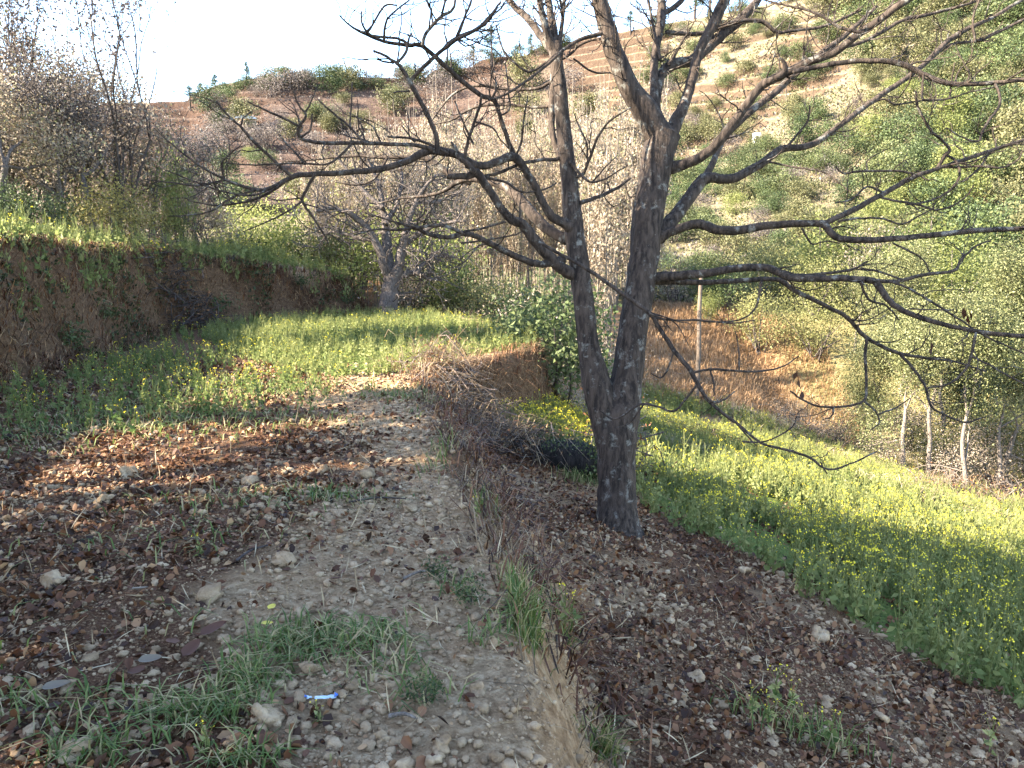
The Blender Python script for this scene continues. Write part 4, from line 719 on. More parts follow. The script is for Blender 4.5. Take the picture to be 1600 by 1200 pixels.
for i, (u, v, h, lab) in enumerate([(547, 126, 72, 'tall bare tree standing on the left ridge against the sky'), (573, 126, 46, 'lower bare tree beside the tall one on the left ridge'), (845, 84, 50, 'bare tree on the ridge left of the left trunk'), (420, 215, 40, 'white-barked bare tree on the left hill'), (1230, 165, 60, 'bare tree on the pale terraces of the right hill'), (1310, 250, 60, 'bare tree on the slope below the pale terraces'), (1390, 120, 50, 'bare tree high on the right hill')]):
    p = at(u, v, 30); d = math.hypot(p[0], p[1]); s = h * d / FPX / 5.2
    if i == 0: bt = tree('bare_ridge_tree', bare, p, lab, 'tree', 'bare trees on the far hills', 0, s)
    else: dup(bt, tuple(p), i * 1.7, s, lab)
def scatter_px(n, u0, u1, v0, v1, lo=30):
    """ground points that fall in one window of the photo (used for the hillside cover only to set its density)"""
    th = np.arctan((rng.uniform(u0, u1, n) - 800) / FPX); d = np.exp(rng.uniform(math.log(lo), math.log(165), n)); return np.stack([d * np.sin(th), d * np.cos(th)], 1)
b = MB(); q = scatter_px(70000, 950, 1720, 0, 0, 34); n = fbm(q[:, 0] / 9, q[:, 1] / 9, 3, 95); dq = np.hypot(q[:, 0], q[:, 1]); q = q[(n > -.08 + .1 * sst(90, 120, dq))]; dq = np.hypot(q[:, 0], q[:, 1])
b.leaves(np.c_[q, H(q[:, 0], q[:, 1]) + rng.random(len(q)) * .3], .10 + .002 * dq, .7, (0, 0, 1), 1.); tag(link('undergrowth', b.mesh('undergrowth', M['hillolive'])), kind='stuff')
b = MB(); q = scatter_px(42000, 150, 1300, 0, 0, 24); n = fbm(q[:, 0] / 8, q[:, 1] / 8, 3, 96); q = q[n > -.06]; dq = np.hypot(q[:, 0], q[:, 1]); q = q[(sdpoly(q[:, 0], q[:, 1], UP) < -.5) & ((q[:, 0] < .5) | (dq > 34))]; dq = np.hypot(q[:, 0], q[:, 1])
b.leaves(np.c_[q, H(q[:, 0], q[:, 1]) + rng.random(len(q)) * .25], .12 + .0024 * dq, .6, (0, 0, 1), .8); tag(link('dry_undergrowth', b.mesh('dry_undergrowth', M['mauveleaf'])), kind='stuff')
# ---------------------------------------------------------------- crop, grass, leaves, clods
def inpoly(n, P, m=.0):
    P = np.array(P); x0, y0 = P.min(0); x1, y1 = P.max(0); out = np.zeros((0, 2))
    while len(out) < n:
        q = rng.uniform((x0, y0), (x1, y1), (n * 2, 2)); out = np.vstack([out, q[sdpoly(q[:, 0], q[:, 1], P) > m]])
    return out[:n]
def G(q, dz=0.): return np.c_[q, H(q[:, 0], q[:, 1]) + dz]
def plant_template(h=.36, nl=8, nf=7, seed=0):
    """one flowering mustard plant: (stem + leaf faces), (flower faces)"""
    a = MB(); a.tube([[0, 0, -.02], [.01, .01, h * .55], [.02, -.01, h]], [.006, .005, .003], 3)
    for k in range(3): e = np.array([math.cos(k * 2.1 + seed) * .07, math.sin(k * 2.1 + seed) * .07, h * (.8 + .12 * k)]); a.tube([[.01, .01, h * (.4 + .12 * k)], e], [.004, .002], 3)
    z = rng.uniform(.02, h * .75, nl); a.leaves(np.c_[rng.normal(size=(nl, 2)) * .012, z], .10 * (1.15 - z / h * .8), .5, (0, 0, .3), .6, 0)
    f = MB(); tp = np.vstack([[[.02, -.01, h]], [[math.cos(k * 2.1 + seed) * .07, math.sin(k * 2.1 + seed) * .07, h * (.8 + .12 * k)] for k in range(3)]])
    f.leaves(tp[np.arange(nf) % 4] + rng.normal(size=(nf, 3)) * .013, .0175, .9, (0, 0, 1), 1.)
    g = lambda m: (np.concatenate(m.v), [x for x in m.f])
    return a, f
def heads(f):                              # the flower faces of one plant, one mesh for each of its four heads
    V = f.v[0].reshape(-1, 4, 3); out = []
    for k in range(4):
        b = MB(); v = V[k::4].reshape(-1, 3); b.add(v, np.arange(len(v)).reshape(-1, 4)); out.append(b.mesh('mustard_flower', M['flower']))
    return out
def flat(m):                               # template arrays: vertices and quads only
    V = np.concatenate(m.v); F = np.concatenate([f for f in m.f if f.shape[1] == 4]); return V, F, np.concatenate(m.a)
T = [plant_template(.34, 8, 7, 0), plant_template(.42, 9, 9, 1.1), plant_template(.28, 7, 4, 2.3)]
TT = [(flat(a), flat(f)) for a, f in T]
def crop(name, q, smin, smax, flower=.9):
    if flower is None: flower = .06 + .42 * sst(9.8, 8, q[:, 1]) + .34 * sst(-.05, .16, fbm(q[:, 0] / 1.1, q[:, 1] / 1.1, 3, 220))
    b = MB(); k = rng.integers(0, 3, len(q)); P = G(q, -.01); sc = rng.uniform(smin, smax, len(q)); rz = rng.uniform(0, 6.28, len(q))
    fl = rng.random(len(q)) < flower
    for i in range(3):
        m = k == i; (V, F, A), (V2, F2, A2) = TT[i]; b.copies(V, F, P[m], sc[m], rz[m], 0, None, A)
        m = m & fl; b.copies(V2, F2, P[m], sc[m], rz[m], 1, None, A2)
    return tag(link(name, b.mesh(name, [M['crop'], M['flower']])), kind='stuff')
def thin(q, s, thr, amt=1.): n = fbm(q[:, 0] / s, q[:, 1] / s, 3, 201); return q[n > thr]
q = inpoly(15000, FIELD, -.12); n = fbm(q[:, 0] / 1.3, q[:, 1] / 1.3, 3, 202); st = sdpoly(q[:, 0], q[:, 1], FIELD)
qq = q[:, 1] - (10.9 + .54 * (q[:, 0] - 1.9)); keep = (n > -.16) & ~((qq > -.35) & (qq < .3) & (rng.random(len(q)) < .85)) & ((st > .5) | (rng.random(len(q)) < .55))
crop('mustard_crop', q[keep], .55, 1.1, None)
crop('mustard_crop', inpoly(900, PATCH_B, 0), .6, 1.0, .85)
q = inpoly(3800, UFIELD, -.1); crop('mustard_crop', q[fbm(q[:, 0], q[:, 1], 2, 203) > -.16], .42, .8, .06)
LT = [tuple(P) for P in LF[1:10]]; q = inpoly(16000, LF[1:], .35); q = q[(q[:, 0] > -14) & (q[:, 1] > 6) & (sdpoly(q[:, 0], q[:, 1], LF) < 3.2)]
crop('mustard_crop', q, .8, 1.3, .1)
q = np.vstack([at(u, v)[:2] + rng.normal(size=(n_, 2)) * s_ for u, v, n_, s_ in [(220, 640, 60, .7), (330, 610, 40, .5), (360, 560, 60, .5), (300, 530, 40, .5), (160, 600, 60, .6), (250, 565, 120, .7), (200, 585, 80, .6), (430, 600, 40, .4), (60, 650, 30, .5), (290, 640, 40, .5), (480, 610, 20, .4)]])
crop('mustard_crop', q[sdpoly(q[:, 0], q[:, 1], LF) < -.1], .45, .8, .45)
def plant_thing(u, v, s, lab, k):
    p = at(u, v); t = thing('mustard_plant', tuple(p), lab, 'plant', 'stray mustard plants', random.uniform(0, 6), s)
    link('stem', PM[k][0], t); [link('flower', f_, t) for f_ in PM[k][1]]
PM = [(a.mesh('mustard_stem', M['crop']), heads(f)) for a, f in [plant_template(.36, 12, 12, .4), plant_template(.28, 10, 9, 1.7)]]
for u, v, s, lab in [(1212, 1105, .7, 'small yellow mustard plant among clods below the terrace edge'), (1175, 1125, .5, 'tiny yellow mustard plant left of the clump among lower clods'), (1235, 1115, .55, 'small mustard plant at the right of the clump among lower clods'), (1200, 1140, .5, 'tiny mustard plant in front of the clump among lower clods'), (1295, 1165, .7, 'mustard plant near the bottom of the lower ground'), (1250, 1150, .5, 'tiny mustard plant between the two lower clumps'), (1545, 1175, .6, 'mustard plant at the bottom right corner'), (880, 985, .75, 'mustard plant with yellow flowers on the terrace edge'), (895, 970, .6, 'smaller mustard plant behind the one on the terrace edge'), (322, 1175, .38, 'tiny yellow-flowered plant at the bottom of the upper terrace'), (497, 1130, .3, 'tiny yellow flower on the bare soil beside the plastic scrap'), (745, 808, .45, 'small yellow-flowered plant at the terrace edge left of the trunk'), (312, 870, .4, 'small yellow-flowered plant in the clods on the left'), (105, 690, .5, 'small yellow-flowered plant near the foot of the left bank')]:
    plant_thing(u, v, s, lab, random.randint(0, 1))
# fallen leaves
def near_pts(n, x0, x1, y0, y1): return rng.uniform((x0, y0), (x1, y1), (n, 2))
q = near_pts(170000, -6, 4.6, 1.4, 10.5); a = sdpoly(q[:, 0], q[:, 1], UP); l = sdpoly(q[:, 0], q[:, 1], LF)
lm = np.clip(sst(-.7, -2.4, q[:, 0] + 2.2 * fbm(q[:, 0], q[:, 1], 3, 61) + (q[:, 1] - 4) * .12), 0, 1) * .75 + .12
lm = np.where(a > 0, lm, sst(-.1, -.5, a) * sst(11, 9, q[:, 1]) * .75); lm = lm * (.35 + 1.8 * sst(-.14, .16, fbm(q[:, 0] / .45, q[:, 1] / .45, 3, 64)))
lm = lm * (1 - .85 * mfield(q[:, 0], q[:, 1])) * (l < .1)
q = q[rng.random(len(q)) < lm]; b = MB(); dd = np.hypot(q[:, 0], q[:, 1])
b.leaves6(G(q, .006), (.014 + .045 * rng.random(len(q)) ** 1.8), .62, .62, .28); tag(link('leaf_litter', b.mesh('leaf_litter', M['litter'])), kind='stuff')
q = near_pts(9000, -6, 4.6, 1.5, 9.5); b = MB(); a = sdpoly(q[:, 0], q[:, 1], UP); q = q[(mfield(q[:, 0], q[:, 1]) < .4) & (sdpoly(q[:, 0], q[:, 1], LF) < .2)]
b.leaves(G(q, .015), .05 + .12 * rng.random(len(q)), .045, (0, 0, .15), .3, 0, None, .05); tag(link('straw', b.mesh('straw', M['straw'])), kind='stuff')
# clods
def ico():
    t = (1 + 5 ** .5) / 2; V = np.array([(-1, t, 0), (1, t, 0), (-1, -t, 0), (1, -t, 0), (0, -1, t), (0, 1, t), (0, -1, -t), (0, 1, -t), (t, 0, -1), (t, 0, 1), (-t, 0, -1), (-t, 0, 1)]); V /= np.linalg.norm(V[0])
    F = [(0, 11, 5), (0, 5, 1), (0, 1, 7), (0, 7, 10), (0, 10, 11), (1, 5, 9), (5, 11, 4), (11, 10, 2), (10, 7, 6), (7, 1, 8), (3, 9, 4), (3, 4, 2), (3, 2, 6), (3, 6, 8), (3, 8, 9), (4, 9, 5), (2, 4, 11), (6, 2, 10), (8, 6, 7), (9, 8, 1)]
    return V, F
def lump(sub, amp, seed):
    V, F = ico(); V = list(map(tuple, V))
    for _ in range(sub):
        cache = {}; F2 = []
        def mid(a, c_):
            k = (min(a, c_), max(a, c_))
            if k not in cache: m_ = (np.array(V[a]) + V[c_]) / 2; V.append(tuple(m_ / np.linalg.norm(m_))); cache[k] = len(V) - 1
            return cache[k]
        for a, c_, d in F: x, y, z = mid(a, c_), mid(c_, d), mid(d, a); F2 += [(a, x, z), (c_, y, x), (d, z, y), (x, y, z)]
        F = F2
    V = np.array(V); r = 1 + amp * (fbm(V[:, 0] * 1.6 + seed, V[:, 1] * 1.6 + V[:, 2] * 2.1, 3, seed) + fbm(V[:, 2] * 1.6 - seed, V[:, 0] * 1.3 - V[:, 1], 3, seed + 5)) * 1.5
    V = V * r[:, None] * np.array([1, .82, .62]); return V, np.array(F)
LU = [lump(1, .75, s) for s in (3, 11, 23, 31)]; LB = [lump(2, 1.25, s) for s in (5, 13, 29, 41, 53)]
q = near_pts(64000, -6, 5, 1.4, 10.5); a = sdpoly(q[:, 0], q[:, 1], UP)
den = np.where(a > 0, .18 + .82 * np.exp(-((a - .55) / .6) ** 2), .2) * (.25 + 2. * sst(-.12, .2, fbm(q[:, 0] / .6, q[:, 1] / .6, 3, 66))) * (sdpoly(q[:, 0], q[:, 1], LF) < .1) * (1 - .8 * mfield(q[:, 0], q[:, 1]))
q = q[rng.random(len(q)) < den]; s = np.exp(rng.normal(math.log(.013), .5, len(q))); s = np.clip(s, .004, .027); k = rng.integers(0, 4, len(q)); b = MB(); P = G(q); P[:, 2] += s * .25
for i in range(4):
    m = k == i; b.copies(LU[i][0], LU[i][1], P[m], s[m], rng.uniform(0, 6, m.sum()))
q = near_pts(30000, -3.2, 3.4, 1.6, 5.4); q = q[(np.abs(q[:, 0]) < .72 * q[:, 1] + .2) & (rng.random(len(q)) < .35 + 1.6 * sst(-.1, .2, fbm(q[:, 0] / .35, q[:, 1] / .35, 3, 68)))]; V_, F_ = ico(); s = np.exp(rng.normal(math.log(.006), .4, len(q))); P = G(q); P[:, 2] += s * .3; b.copies(V_ * [1, .8, .7], np.array(F_), P, s, rng.uniform(0, 6, len(q)))
tag(link('clods', b.mesh('small_clods', M['clod'], False)), kind='stuff')
LM = []
for V, F in LB: b = MB(); b.add(V, F); LM.append(b.mesh('clod', M['clod'], False))
spots = [(445, 882, 0.056, 'largest tan clod, lying in the middle of the upper terrace'), (590, 772, .06, 'tan clod with a flat top near the dapple of sun on the terrace edge'), (575, 745, .07, 'long tan clod under the sunlit strip of the terrace'), (195, 745, .07, 'pale clod among leaves at the left, below the green patch'), (80, 915, 0.056, 'pale flat clod among brown leaves near the left edge'), (330, 935, .06, 'tan clod beside brown leaves left of the grass tuft'), (165, 787, .06, 'whitish clod in the leaf litter on the left'), (722, 948, .028, 'small white pebble near the terrace edge'), (690, 1170, .045, 'rounded pale stone at the bottom of the upper terrace'), (600, 1162, .04, 'upright brown stone on the bare soil at the bottom'), (405, 1130, .06, 'brown clod half buried left of the plastic scrap'), (1090, 1060, .05, 'tan clod on the lower leafy slope'), (1450, 1090, 0.060, 'tan clod at the foot of the lower field'), (1275, 995, 0.075, 'wide flat clod below the lower crop'), (485, 1055, .045, 'rusty brown clod at the foot of the grass tuft'), (120, 1180, .06, 'pale stone in the grass at the bottom left'), (390, 755, .05, 'pale round clod by the sunlit strip, left part'), (365, 690, .035, 'white stone on the sunlit leaves'), (640, 800, .05, 'pale clod right of the flat-topped clod'), (1160, 895, .06, 'pale clod below the trunk at the crop edge')]
for u, v, s_, lab in spots:
    p = at(u, v); o = link('clod', LM[random.randint(0, 4)]); o.location = (p[0], p[1], p[2] + s_ * .3); o.scale = (s_ * .8,) * 3; o.rotation_euler = (random.uniform(-.3, .3), random.uniform(-.3, .3), random.uniform(0, 6)); tag(o, lab, 'clod', 'larger clods of earth')
n_ = 0
while n_ < 130:
    x, y = rng.uniform(-4.5, 4), 1.9 + 6.5 * rng.random() ** 1.3
    if sdpoly(x, y, LF) > -.2 or mfield(np.array([x]), np.array([y]))[0] > .3 or abs(x) > .75 * y + .2: continue
    up = sdpoly(x, y, UP) > 0
    if up and rng.random() > .3 + math.exp(-((float(sdpoly(x, y, UP)) - .6) / .6) ** 2): continue
    s_ = float(np.clip(np.exp(rng.normal(math.log(.026), .3)), .018, .05)); o = link('clod', LM[random.randint(0, 4)]); o.location = (x, y, float(H(x, y)) + s_ * .25); o.scale = (s_, s_ * rng.uniform(.7, 1.1), s_ * rng.uniform(.7, 1.1)); o.rotation_euler = (rng.uniform(-.4, .4), rng.uniform(-.4, .4), rng.uniform(0, 6))
    tag(o, ('tan clod of dry earth ' + (('along the crumbling edge of the upper terrace' if sdpoly(x, y, UP) < 1.1 else 'among the brown leaves of the upper terrace') if up else 'on the leafy ground below the terrace edge') + (', a small one' if s_ < .032 else ', a bigger one' if s_ > .045 else '')), 'clod', 'larger clods of earth'); n_ += 1
# grass
def patch(lst): return np.vstack([at(u, v)[:2] + rng.normal(size=(n, 2)) * np.array([sx, sy]) for u, v, n, sx, sy in lst])
q = patch([(550, 1000, 294, .14, .07), (460, 1010, 294, .09, .08), (390, 1060, 182, .07, .06), (335, 1110, 182, .10, .05), (600, 1050, 56, .1, .06), (250, 1120, 112, .14, .06), (180, 1170, 91, .12, .04), (40, 1110, 77, .1, .06), (380, 1190, 112, .08, .03), (650, 1080, 42, .1, .05), (120, 1185, 62, .1, .03), (500, 780, 112, .3, .12), (350, 790, 98, .4, .2), (240, 850, 84, .4, .2), (300, 660, 800, .8, .4), (220, 640, 800, .7, .4), (420, 610, 600, .5, .3), (60, 680, 500, .5, .4), (520, 780, 84, .15, .05), (720, 920, 28, .06, .05), (640, 620, 300, .25, .2), (100, 1000, 42, .4, .2), (760, 1000, 42, .05, .05)])
q = q[sdpoly(q[:, 0], q[:, 1], LF) < .1]; b = MB(); b.blades(G(q, -.01), rng.uniform(.04, .13, len(q)), .005 + .0015 * np.hypot(q[:, 0], q[:, 1]) * .6, 1.3); tag(link('grass', b.mesh('grass', M['grass'])), kind='stuff')
UPE = np.array(UP[1:13]); e = []
for i in range(len(UPE) - 1): e.append(UPE[i] + (UPE[i + 1] - UPE[i]) * rng.random((40 if i < 2 else 220 if i < 6 else 420, 1)))
e = np.vstack(e); q = e + rng.normal(size=e.shape) * .1 + [.1, 0]; q = q[fbm(q[:, 0] / .5, q[:, 1] / .5, 3, 207) > .0]
b = MB(); b.blades(G(q, -.01), rng.uniform(.06, .26, len(q)), .006, 1.4); tag(link('dry_grass', b.mesh('edge_dry_grass', M['brownstraw'])), kind='stuff')
q = patch([(820, 985, 260, .04, .09), (815, 930, 120, .04, .1), (760, 790, 60, .05, .15), (880, 990, 60, .05, .08), (940, 1180, 120, .04, .03), (1290, 1165, 90, .12, .05), (1200, 1125, 70, .12, .05), (690, 720, 60, .06, .2), (905, 750, 300, .12, .15)]); b = MB()
b.blades(G(q, -.01), rng.uniform(.06, .2, len(q)), .007, .9); tag(link('grass', b.mesh('edge_grass', M['grass'])), kind='stuff')
# the left bank: roots, stubble and weeds on its face
def bankpts(n):
    q = rng.uniform((-8.5, 4), (-2.4, 19), (n * 6, 2)); l = sdpoly(q[:, 0], q[:, 1], LF); return q[(l > -.1) & (l < .85)][:n]
q = bankpts(12000); b = MB(); b.blades(G(q, -.02), rng.uniform(.06, .24, len(q)), .012, 1.6); tag(link('bank_stubble', b.mesh('bank_stubble', M['litter'])), kind='stuff')
q = bankpts(7000); q = q[fbm(q[:, 0] / .5, q[:, 1] / .5, 3, 209) > .0]; b = MB(); b.blades(G(q, -.02), rng.uniform(.06, .22, len(q)), .012, 1.6); tag(link('bank_dry_grass', b.mesh('bank_dry_grass', M['brownstraw'])), kind='stuff')
q = bankpts(9000); q = q[fbm(q[:, 0] / .6, q[:, 1] / .6, 3, 210) > .06]; b = MB(); b.leaves(G(q, .02), .07, .6, (0, 0, .6), 1.); tag(link('bank_weeds', b.mesh('bank_weeds', M['dark'])), kind='stuff')
q = rng.uniform((-1.6, 8.6), (1.2, 13.5), (9000, 2)); a = sdpoly(q[:, 0], q[:, 1], UP); q = q[(a > -.5) & (a < .2)]; b = MB(); q = q[::3]; b.blades(G(q, .0), rng.uniform(.08, .25, len(q)), .008, 1.8); tag(link('bank_dry_grass', b.mesh('step_dry_grass', M['litter'])), kind='stuff')
q = rng.uniform((-2, 3), (1.2, 13.5), (9000, 2)); a = sdpoly(q[:, 0], q[:, 1], UP); q = q[(a > -.6) & (a < .05)]; b = MB(); b.blades(G(q, .0), rng.uniform(.06, .25, len(q)), .010, 1.8); tag(link('bank_stubble', b.mesh('step_stubble', M['litter'])), kind='stuff')
# dry orange grass bank beyond the lower field, dry margins
P_OR = [tuple(at(u, v)[:2]) for u, v in [(1000, 618), (1120, 632), (1260, 678), (1330, 690), (1340, 640), (1290, 560), (1200, 500), (1080, 478), (1000, 480)]]
q = inpoly(15000, P_OR, -.3); b = MB(); b.blades(G(q, -.03), rng.uniform(.15, .42, len(q)), .022, .8); tag(link('dry_grass', b.mesh('orange_dry_grass', M['drygrass'])), kind='stuff')
s_ = rng.random(4200)[:, None]; A0 = np.array(at(1010, 690)[:2]); A1 = np.array(at(1400, 765)[:2]); q = A0 + (A1 - A0) * s_ + rng.normal(size=(4200, 2)) * .22; A2 = np.array(at(1600, 835)[:2]); q2 = A1 + (A2 - A1) * rng.random((2600, 1)) + rng.normal(size=(2600, 2)) * .4; A3 = np.array(at(1440, 758)[:2]); A4 = np.array(at(1130, 636)[:2]); q3 = A3 + (A4 - A3) * rng.random((3600, 1)) + rng.normal(size=(3600, 2)) * .45; q4 = at(830, 520)[:2] + rng.normal(size=(1500, 2)) * .7
q = np.vstack([q, q2, q3, q4]); b = MB(); b.blades(G(q, -.02), rng.uniform(.1, .35, len(q)), .016, 1.2); tag(link('dry_grass', b.mesh('field_edge_dry_grass', M['straw'])), kind='stuff')
# ---------------------------------------------------------------- single things
def brush(u, v, n, rx, ry, rz_, lab, m='bark_grey', ln=.7, dep=None, r=.007, ng=0):
    p = at(u, v) if dep is None else pos(u, dep); t = thing('brush_pile', tuple(p), lab, 'brush pile'); b = MB()
    for i in range(n):
        c_ = rng.normal(size=3) * np.array([rx, ry, rz_]) * .6; c_[2] = abs(c_[2]); g = H(p[0] + c_[0], p[1] + c_[1]) - p[2]; c_[2] += float(g)
        d = rng.normal(size=3) * np.array([1, 1, .45]); d /= np.linalg.norm(d); L_ = ln * rng.uniform(.4, 1.1); w = rng.normal(size=3) * L_ * .2
        b.tube(smooth([c_ - d * L_ / 2, c_ + w, c_ + d * L_ / 2], 3), np.linspace(r * rng.uniform(.6, 1.5), r * .35, 7), 4)
    link('twigs', b.mesh('brush_twigs', M[m], True), t)['kind'] = 'stuff'
    if ng:
        b = MB(); c_ = rng.normal(size=(ng, 3)) * np.array([rx, ry, rz_]) * [.75, .8, .5]; c_[:, 2] = np.abs(c_[:, 2]) + H(p[0] + c_[:, 0], p[1] + c_[:, 1]) - p[2]; b.blades(c_, rng.uniform(.12, .4, ng), .008, 1.9); link('dry_grass', b.mesh('brush_grass', M['brownstraw']), t)['kind'] = 'stuff'
    b = MB(); c_ = rng.normal(size=(700, 3)) * np.array([rx, ry, rz_]) * .7; c_[:, 2] = np.abs(c_[:, 2]) + H(p[0] + c_[:, 0], p[1] + c_[:, 1]) - p[2]; b.leaves(c_, .07, .3, (0, 0, -.2), .6); link('dead_leaves', b.mesh('brush_leaves', M['litter']), t)['kind'] = 'stuff'
brush(725, 655, 210, .42, .6, .26, 'tangled heap of dead roots and twigs at the notch of the terrace edge', 'root', .8, None, .006, 1500)
brush(700, 620, 130, .3, .4, .12, 'dry roots and grass hanging over the corner of the terrace edge', 'bark_pale', .5, None, .005)
brush(800, 705, 200, .55, .45, .22, 'dark heap of old twigs on the slope between the notch and the trunk', 'bark_dark', .7, None, .006, 250)
brush(285, 488, 170, .5, .5, .35, 'dark heap of cut brush leaning on the left bank', 'bark_dark', .9, None, .009)
brush(1475, 775, 90, .7, .5, .3, 'heap of dry stalks at the right edge of the lower field', 'bark_mid', 1.0, None, .009, 900)
brush(1575, 775, 80, .8, .5, .3, 'grey heap of dry sticks beside the one-trunked olive tree', 'bark_grey', 1.1, None, .014)
brush(1110, 690, 120, 1.1, .35, .16, 'dark heap of uprooted stalks across the lower field behind the trunk', 'bark_dark', .6, None, .012)
brush(1290, 690, 120, 1.3, .4, .25, 'line of dry cut branches at the bottom of the orange bank', 'bark_grey', 1.2, None, .012)
brush(880, 640, 40, .16, .16, .3, 'pale dead stalks standing in the small crop patch left of the trunk', 'bark_pale', .7, None, .009)
brush(960, 590, 60, .3, .3, .5, 'dry twigs lodged behind the fork of the twin trunks', 'bark_grey', .9, 9.0, .009)
p = at(893, 738); t = thing('log', tuple(p), 'dark mossy log end lying against the slope left of the trunk', 'log', None, R(-20), (.95, 1.2, 1.2)); b = MB()
b.tube([[-.42, .1, .1], [-.2, .05, .13], [.05, 0, .14], [.24, -.02, .13], [.27, -.02, .13]], [.13, .155, .15, .145, .12], 14, 0, .16); link('trunk', b.mesh('log_wood', M['log'], True), t)
b = MB(); q = rng.normal(size=(500, 3)) * [.25, .1, .04] + [0, 0, .27]; b.leaves(q, .03, .6, (0, 0, .5), .8); b.leaves(rng.normal(size=(420, 3)) * [.06, .08, .16] + [.3, -.06, .06], .045, .55, (0, 0, -.3), .6); link('moss', b.mesh('log_moss', M['dark']), t)['kind'] = 'stuff'
p = at(1088, 624); b = MB(); hgt = 3.5; b.tube(smooth([[0, 0, -.2], [.01, 0, 1.3], [-.02, .01, 2.6], [-.01, 0, hgt]], 4), np.linspace(.07, .05, 13), 12, 0, .05); t = thing('utility_pole', tuple(p), 'plain weathered wooden pole at the far edge of the lower field', 'pole'); link('shaft', b.mesh('pole_shaft', M['wood'], True), t)
b = MB(); b.tube([[0, -.3, hgt - .25], [0, .3, hgt - .25]], [.03, .03], 6); link('crosspiece', b.mesh('pole_cross', M['wood']), t)
def weed(u, v, s_, lab, mm, cat='plant', nm='weed', up=0):
    p = at(u, v); shrub(nm, mm, p + [0, 0, up], lab, cat, None, random.uniform(0, 6), s_)
W1 = shrub_mesh(.3, .4, 'green', 260, .05, clumps=9, name='weed', stems=5)
weed(112, 545, 1.0, 'small bright green weed on the lower face of the left bank', W1); weed(342, 500, 1.5, 'dark green weed at the right of the cut brush heap', shrub_mesh(.3, .4, 'dark', 260, .05, clumps=9, name='weed', stems=5)); weed(165, 500, .7, 'little green weed halfway up the left bank', W1); weed(545, 478, .9, 'green weed near the right end of the left bank face', W1); weed(470, 450, .8, 'green weed on the upper face of the left bank', W1)
weed(665, 1098, .3, 'tiny broad-leaved weed on the soil right of the plastic scrap', W1); weed(680, 905, .3, 'tiny green weed on the clods near the terrace edge', W1); weed(735, 940, .35, 'small green weed at the crumbling terrace edge', W1)
def bigleaf(u, v, s_, lab, stops, rz, nm='fallen_leaf', tilt=.3):
    p = at(u, v); b = MB(); n = 9; X = np.linspace(-1, 1, n); Wd = .5 * np.sqrt(np.clip(1 - X ** 2, 0, 1)) * (1 - .25 * X) + .015
    V = []; 
    for x, w in zip(X, Wd): V += [(x, -w, .30 * w + .12 * x * x), (x, 0, -.06 + .12 * x * x), (x, w, .34 * w + .12 * x * x)]
    F = [(i * 3 + j, i * 3 + j + 1, i * 3 + j + 4, i * 3 + j + 3) for i in range(n - 1) for j in (0, 1)]; b.add(np.array(V), np.array(F)); b.tube([[-1, 0, .06], [-1.4, .05, .12]], [.03, .02], 4)
    key = nm + lab; o = link(nm, b.mesh('fallen_leaf', stops)); o.location = tuple(p + [0, 0, .02 + .2 * s_]); o.scale = (s_ * .8,) * 3; o.rotation_euler = (random.uniform(-tilt, tilt), random.uniform(-tilt, tilt), rz); tag(o, lab, 'leaf', 'large fallen leaves')
LY = leafmat('yellow_fallen_leaf', [(0, (.55, .42, .06)), (1, (.72, .60, .14))], .3); LP = leafmat('pale_fallen_leaf', [(0, (.13, .10, .07)), (1, (.22, .18, .13))], .2); LBn = leafmat('brown_fallen_leaf', [(0, (.05, .02, .013)), (.5, (.09, .038, .022)), (1, (.16, .075, .045))], .2)
for u, v, s_, lab, m, rz in [(425, 958, .035, 'bright yellow fallen leaf standing in the green grass tuft', LY, 1.4), (418, 983, .03, 'yellow fallen leaf lying flat below the brighter one', LY, .4), (236, 1042, .055, 'pale grey fallen leaf with dark holes beside brown leaves', LP, .2), (335, 995, .07, 'large curled brown leaf left of the grass tuft', LBn, .6), (270, 1015, .06, 'brown leaf beside the pale grey leaf', LBn, 2.2), (300, 1025, .06, 'rusty curled leaf between the pale leaf and the tuft', LBn, 1.2), (215, 1060, .05, 'brown leaf below the pale grey leaf', LBn, 2.9), (440, 875, .04, 'brown leaf against the largest clod', LBn, .9), (220, 930, .05, 'pointed pale-brown leaf left of centre', LP, 1.0), (575, 1030, .035, 'brown leaf at the right end of the grass tuft', LBn, .3), (305, 850, .045, 'brown leaf in the middle of the left litter', LBn, 2.5), (90, 1085, .06, 'greyish brown leaf near the bottom left', LP, .3), (60, 1180, .045, 'rusty leaf at the bottom left corner', LBn, 1.8), (525, 912, .035, 'dark brown leaf on the clods right of the largest clod', LBn, .7)]:
    bigleaf(u, v, s_, lab, m, rz)
# crumpled plastic scrap
def plastic(c0):
    m, t, N, L = mat('scrap_plastic'); p = N.new('ShaderNodeBsdfPrincipled'); p.inputs['Base Color'].default_value = (*c0, 1); p.inputs['Roughness'].default_value = .25; o = N.new('ShaderNodeOutputMaterial'); L.new(p.outputs[0], o.inputs[0]); return m
MP, MB2 = plastic((.36, .45, .5)), plastic((.03, .12, .42))
p = at(508, 1096); t = thing('plastic_scrap', tuple(p + [0, 0, .012]), 'crumpled pale blue plastic wrapper scrap on the bare soil', 'litter', None, .1, .8)
g = 12; X, Y = np.meshgrid(np.linspace(-.045, .05, g), np.linspace(-.016, .016, g)); Z = .022 * fbm(X * 40, Y * 60, 3, 301) + .006; tw = 1 - .55 * np.abs(X) / .05
i = np.arange(g - 1)[:, None] * g; j = np.arange(g - 1)[None]; F = np.stack([i + j, i + j + 1, i + j + 1 + g, i + j + g], -1).reshape(-1, 4)
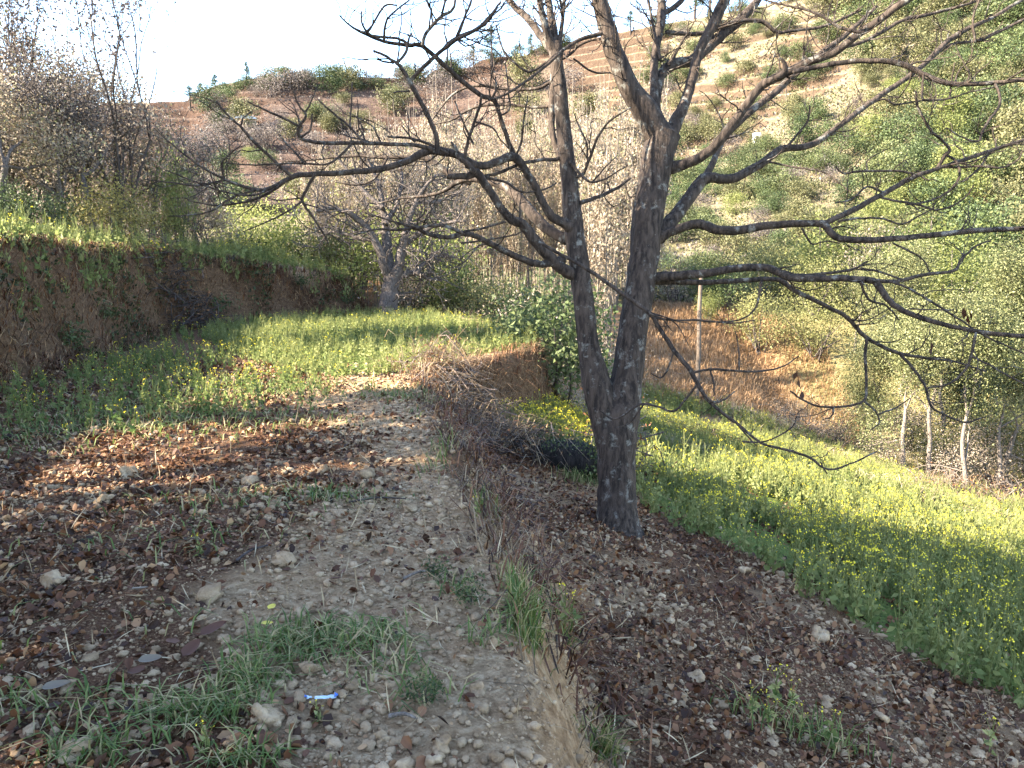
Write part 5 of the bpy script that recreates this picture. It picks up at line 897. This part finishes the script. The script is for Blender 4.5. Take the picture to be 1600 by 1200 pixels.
b = MB(); b.add(np.stack([X, Y * (.35 + 1.1 * (X + .045) / .095), Z], -1).reshape(-1, 3), F); b.add(np.stack([X * .25 - .07, Y * .7 + .006, Z], -1).reshape(-1, 3), F); link('film', b.mesh('scrap_film', MP, False), t)
b = MB(); b.add(np.stack([X * .16 + .048, Y * .9 + .004, Z + .006], -1).reshape(-1, 3), F); b.add(np.stack([X * .1 - .085, Y * .5 + .006, Z + .006], -1).reshape(-1, 3), F); link('blue_print', b.mesh('scrap_print', MB2), t)
# sticks lying about
for u, v, rz, ln, lab, mm in [(655, 905, .5, .16, 'curved stick lying on the clods near the terrace edge', 'bark_mid'), (590, 787, .15, .35, 'dark stick lying across the terrace under the sunlit strip', 'bark_dark'), (630, 1130, -.2, .10, 'short splinter at the bottom of the upper terrace', 'bark_mid'), (320, 612, -.1, .5, 'broken pale branch lying on the green patch below the bank', 'bark_pale'), (395, 870, 1.1, .22, 'dark stick among leaves left of the largest clod', 'bark_dark')]:
    p = at(u, v); b = MB(); b.tube(smooth([[-ln / 2, 0, 0], [0, ln * .06, .012], [ln / 2, 0, .004]], 4), np.linspace(.008, .004, 9), 6, 0, .1); o = link('stick', b.mesh('stick', M[mm], True)); o.location = tuple(p + [0, 0, .02]); o.rotation_euler = (0, 0, rz); tag(o, lab, 'stick')
# ---------------------------------------------------------------- far buildings
def paint(nm, c0, r=.8):
    m, t, N, L = mat(nm); p = N.new('ShaderNodeBsdfPrincipled'); n = noise(N, L, None, 3); L.new(mixc(N, L, n.outputs[0], tuple(x * .8 for x in c0), c0), p.inputs['Base Color']); p.inputs['Roughness'].default_value = r; o = N.new('ShaderNodeOutputMaterial'); L.new(p.outputs[0], o.inputs[0]); return m
def boxv(b, x0, x1, y0, y1, z0, z1, mi=0):
    V = [(x, y, z) for z in (z0, z1) for y in (y0, y1) for x in (x0, x1)]; b.add(np.array(V), np.array([(0, 1, 3, 2), (4, 6, 7, 5), (0, 4, 5, 1), (2, 3, 7, 6), (0, 2, 6, 4), (1, 5, 7, 3)]), mi)
WHT, TIN, DRK, MUD = paint('whitewash', (.8, .8, .78)), paint('tin_roof', (.62, .66, .68), .4), paint('dark_opening', (.03, .03, .03)), paint('mud_wall', (.3, .2, .13))
def house(u, v, wpx, hr, lab, wall, roof, rise, nm):
    p = at(u, v, 30); d = math.hypot(p[0], p[1]); w = wpx * d / FPX; h = w * hr; t = thing(nm, tuple(p), lab, 'hut', None, -math.atan2(p[0], p[1]))
    b = MB(); boxv(b, -w / 2, w / 2, -w * .35, w * .35, -1, h); link('wall', b.mesh('hut_wall', wall), t)
    b = MB(); k = 9; a = np.linspace(0, math.pi, k); V = [(-w * .56 * math.cos(x), y, h + .02 + rise * w * math.sin(x)) for y in (-w * .42, w * .42) for x in a]; F = [(i_, i_ + 1, i_ + 1 + k, i_ + k) for i_ in range(k - 1)]; b.add(np.array(V), np.array(F)); b.add(np.array(V)[:k], np.array([[0, i_, i_ + 1] for i_ in range(1, k - 1)])); link('roof', b.mesh('hut_roof', roof), t)
    b = MB(); boxv(b, -w * .12, w * .12, -w * .35 - .04, -w * .35 + .02, 0, h * .75); link('door', b.mesh('hut_door', DRK), t)
house(385, 196, 27, .28, 'low hut with a pale curved tin roof on the left hill', MUD, TIN, .14, 'hill_hut'); house(1182, 222, 12, .9, 'small whitewashed hut among bushes on the right hill', WHT, TIN, .1, 'hill_hut')
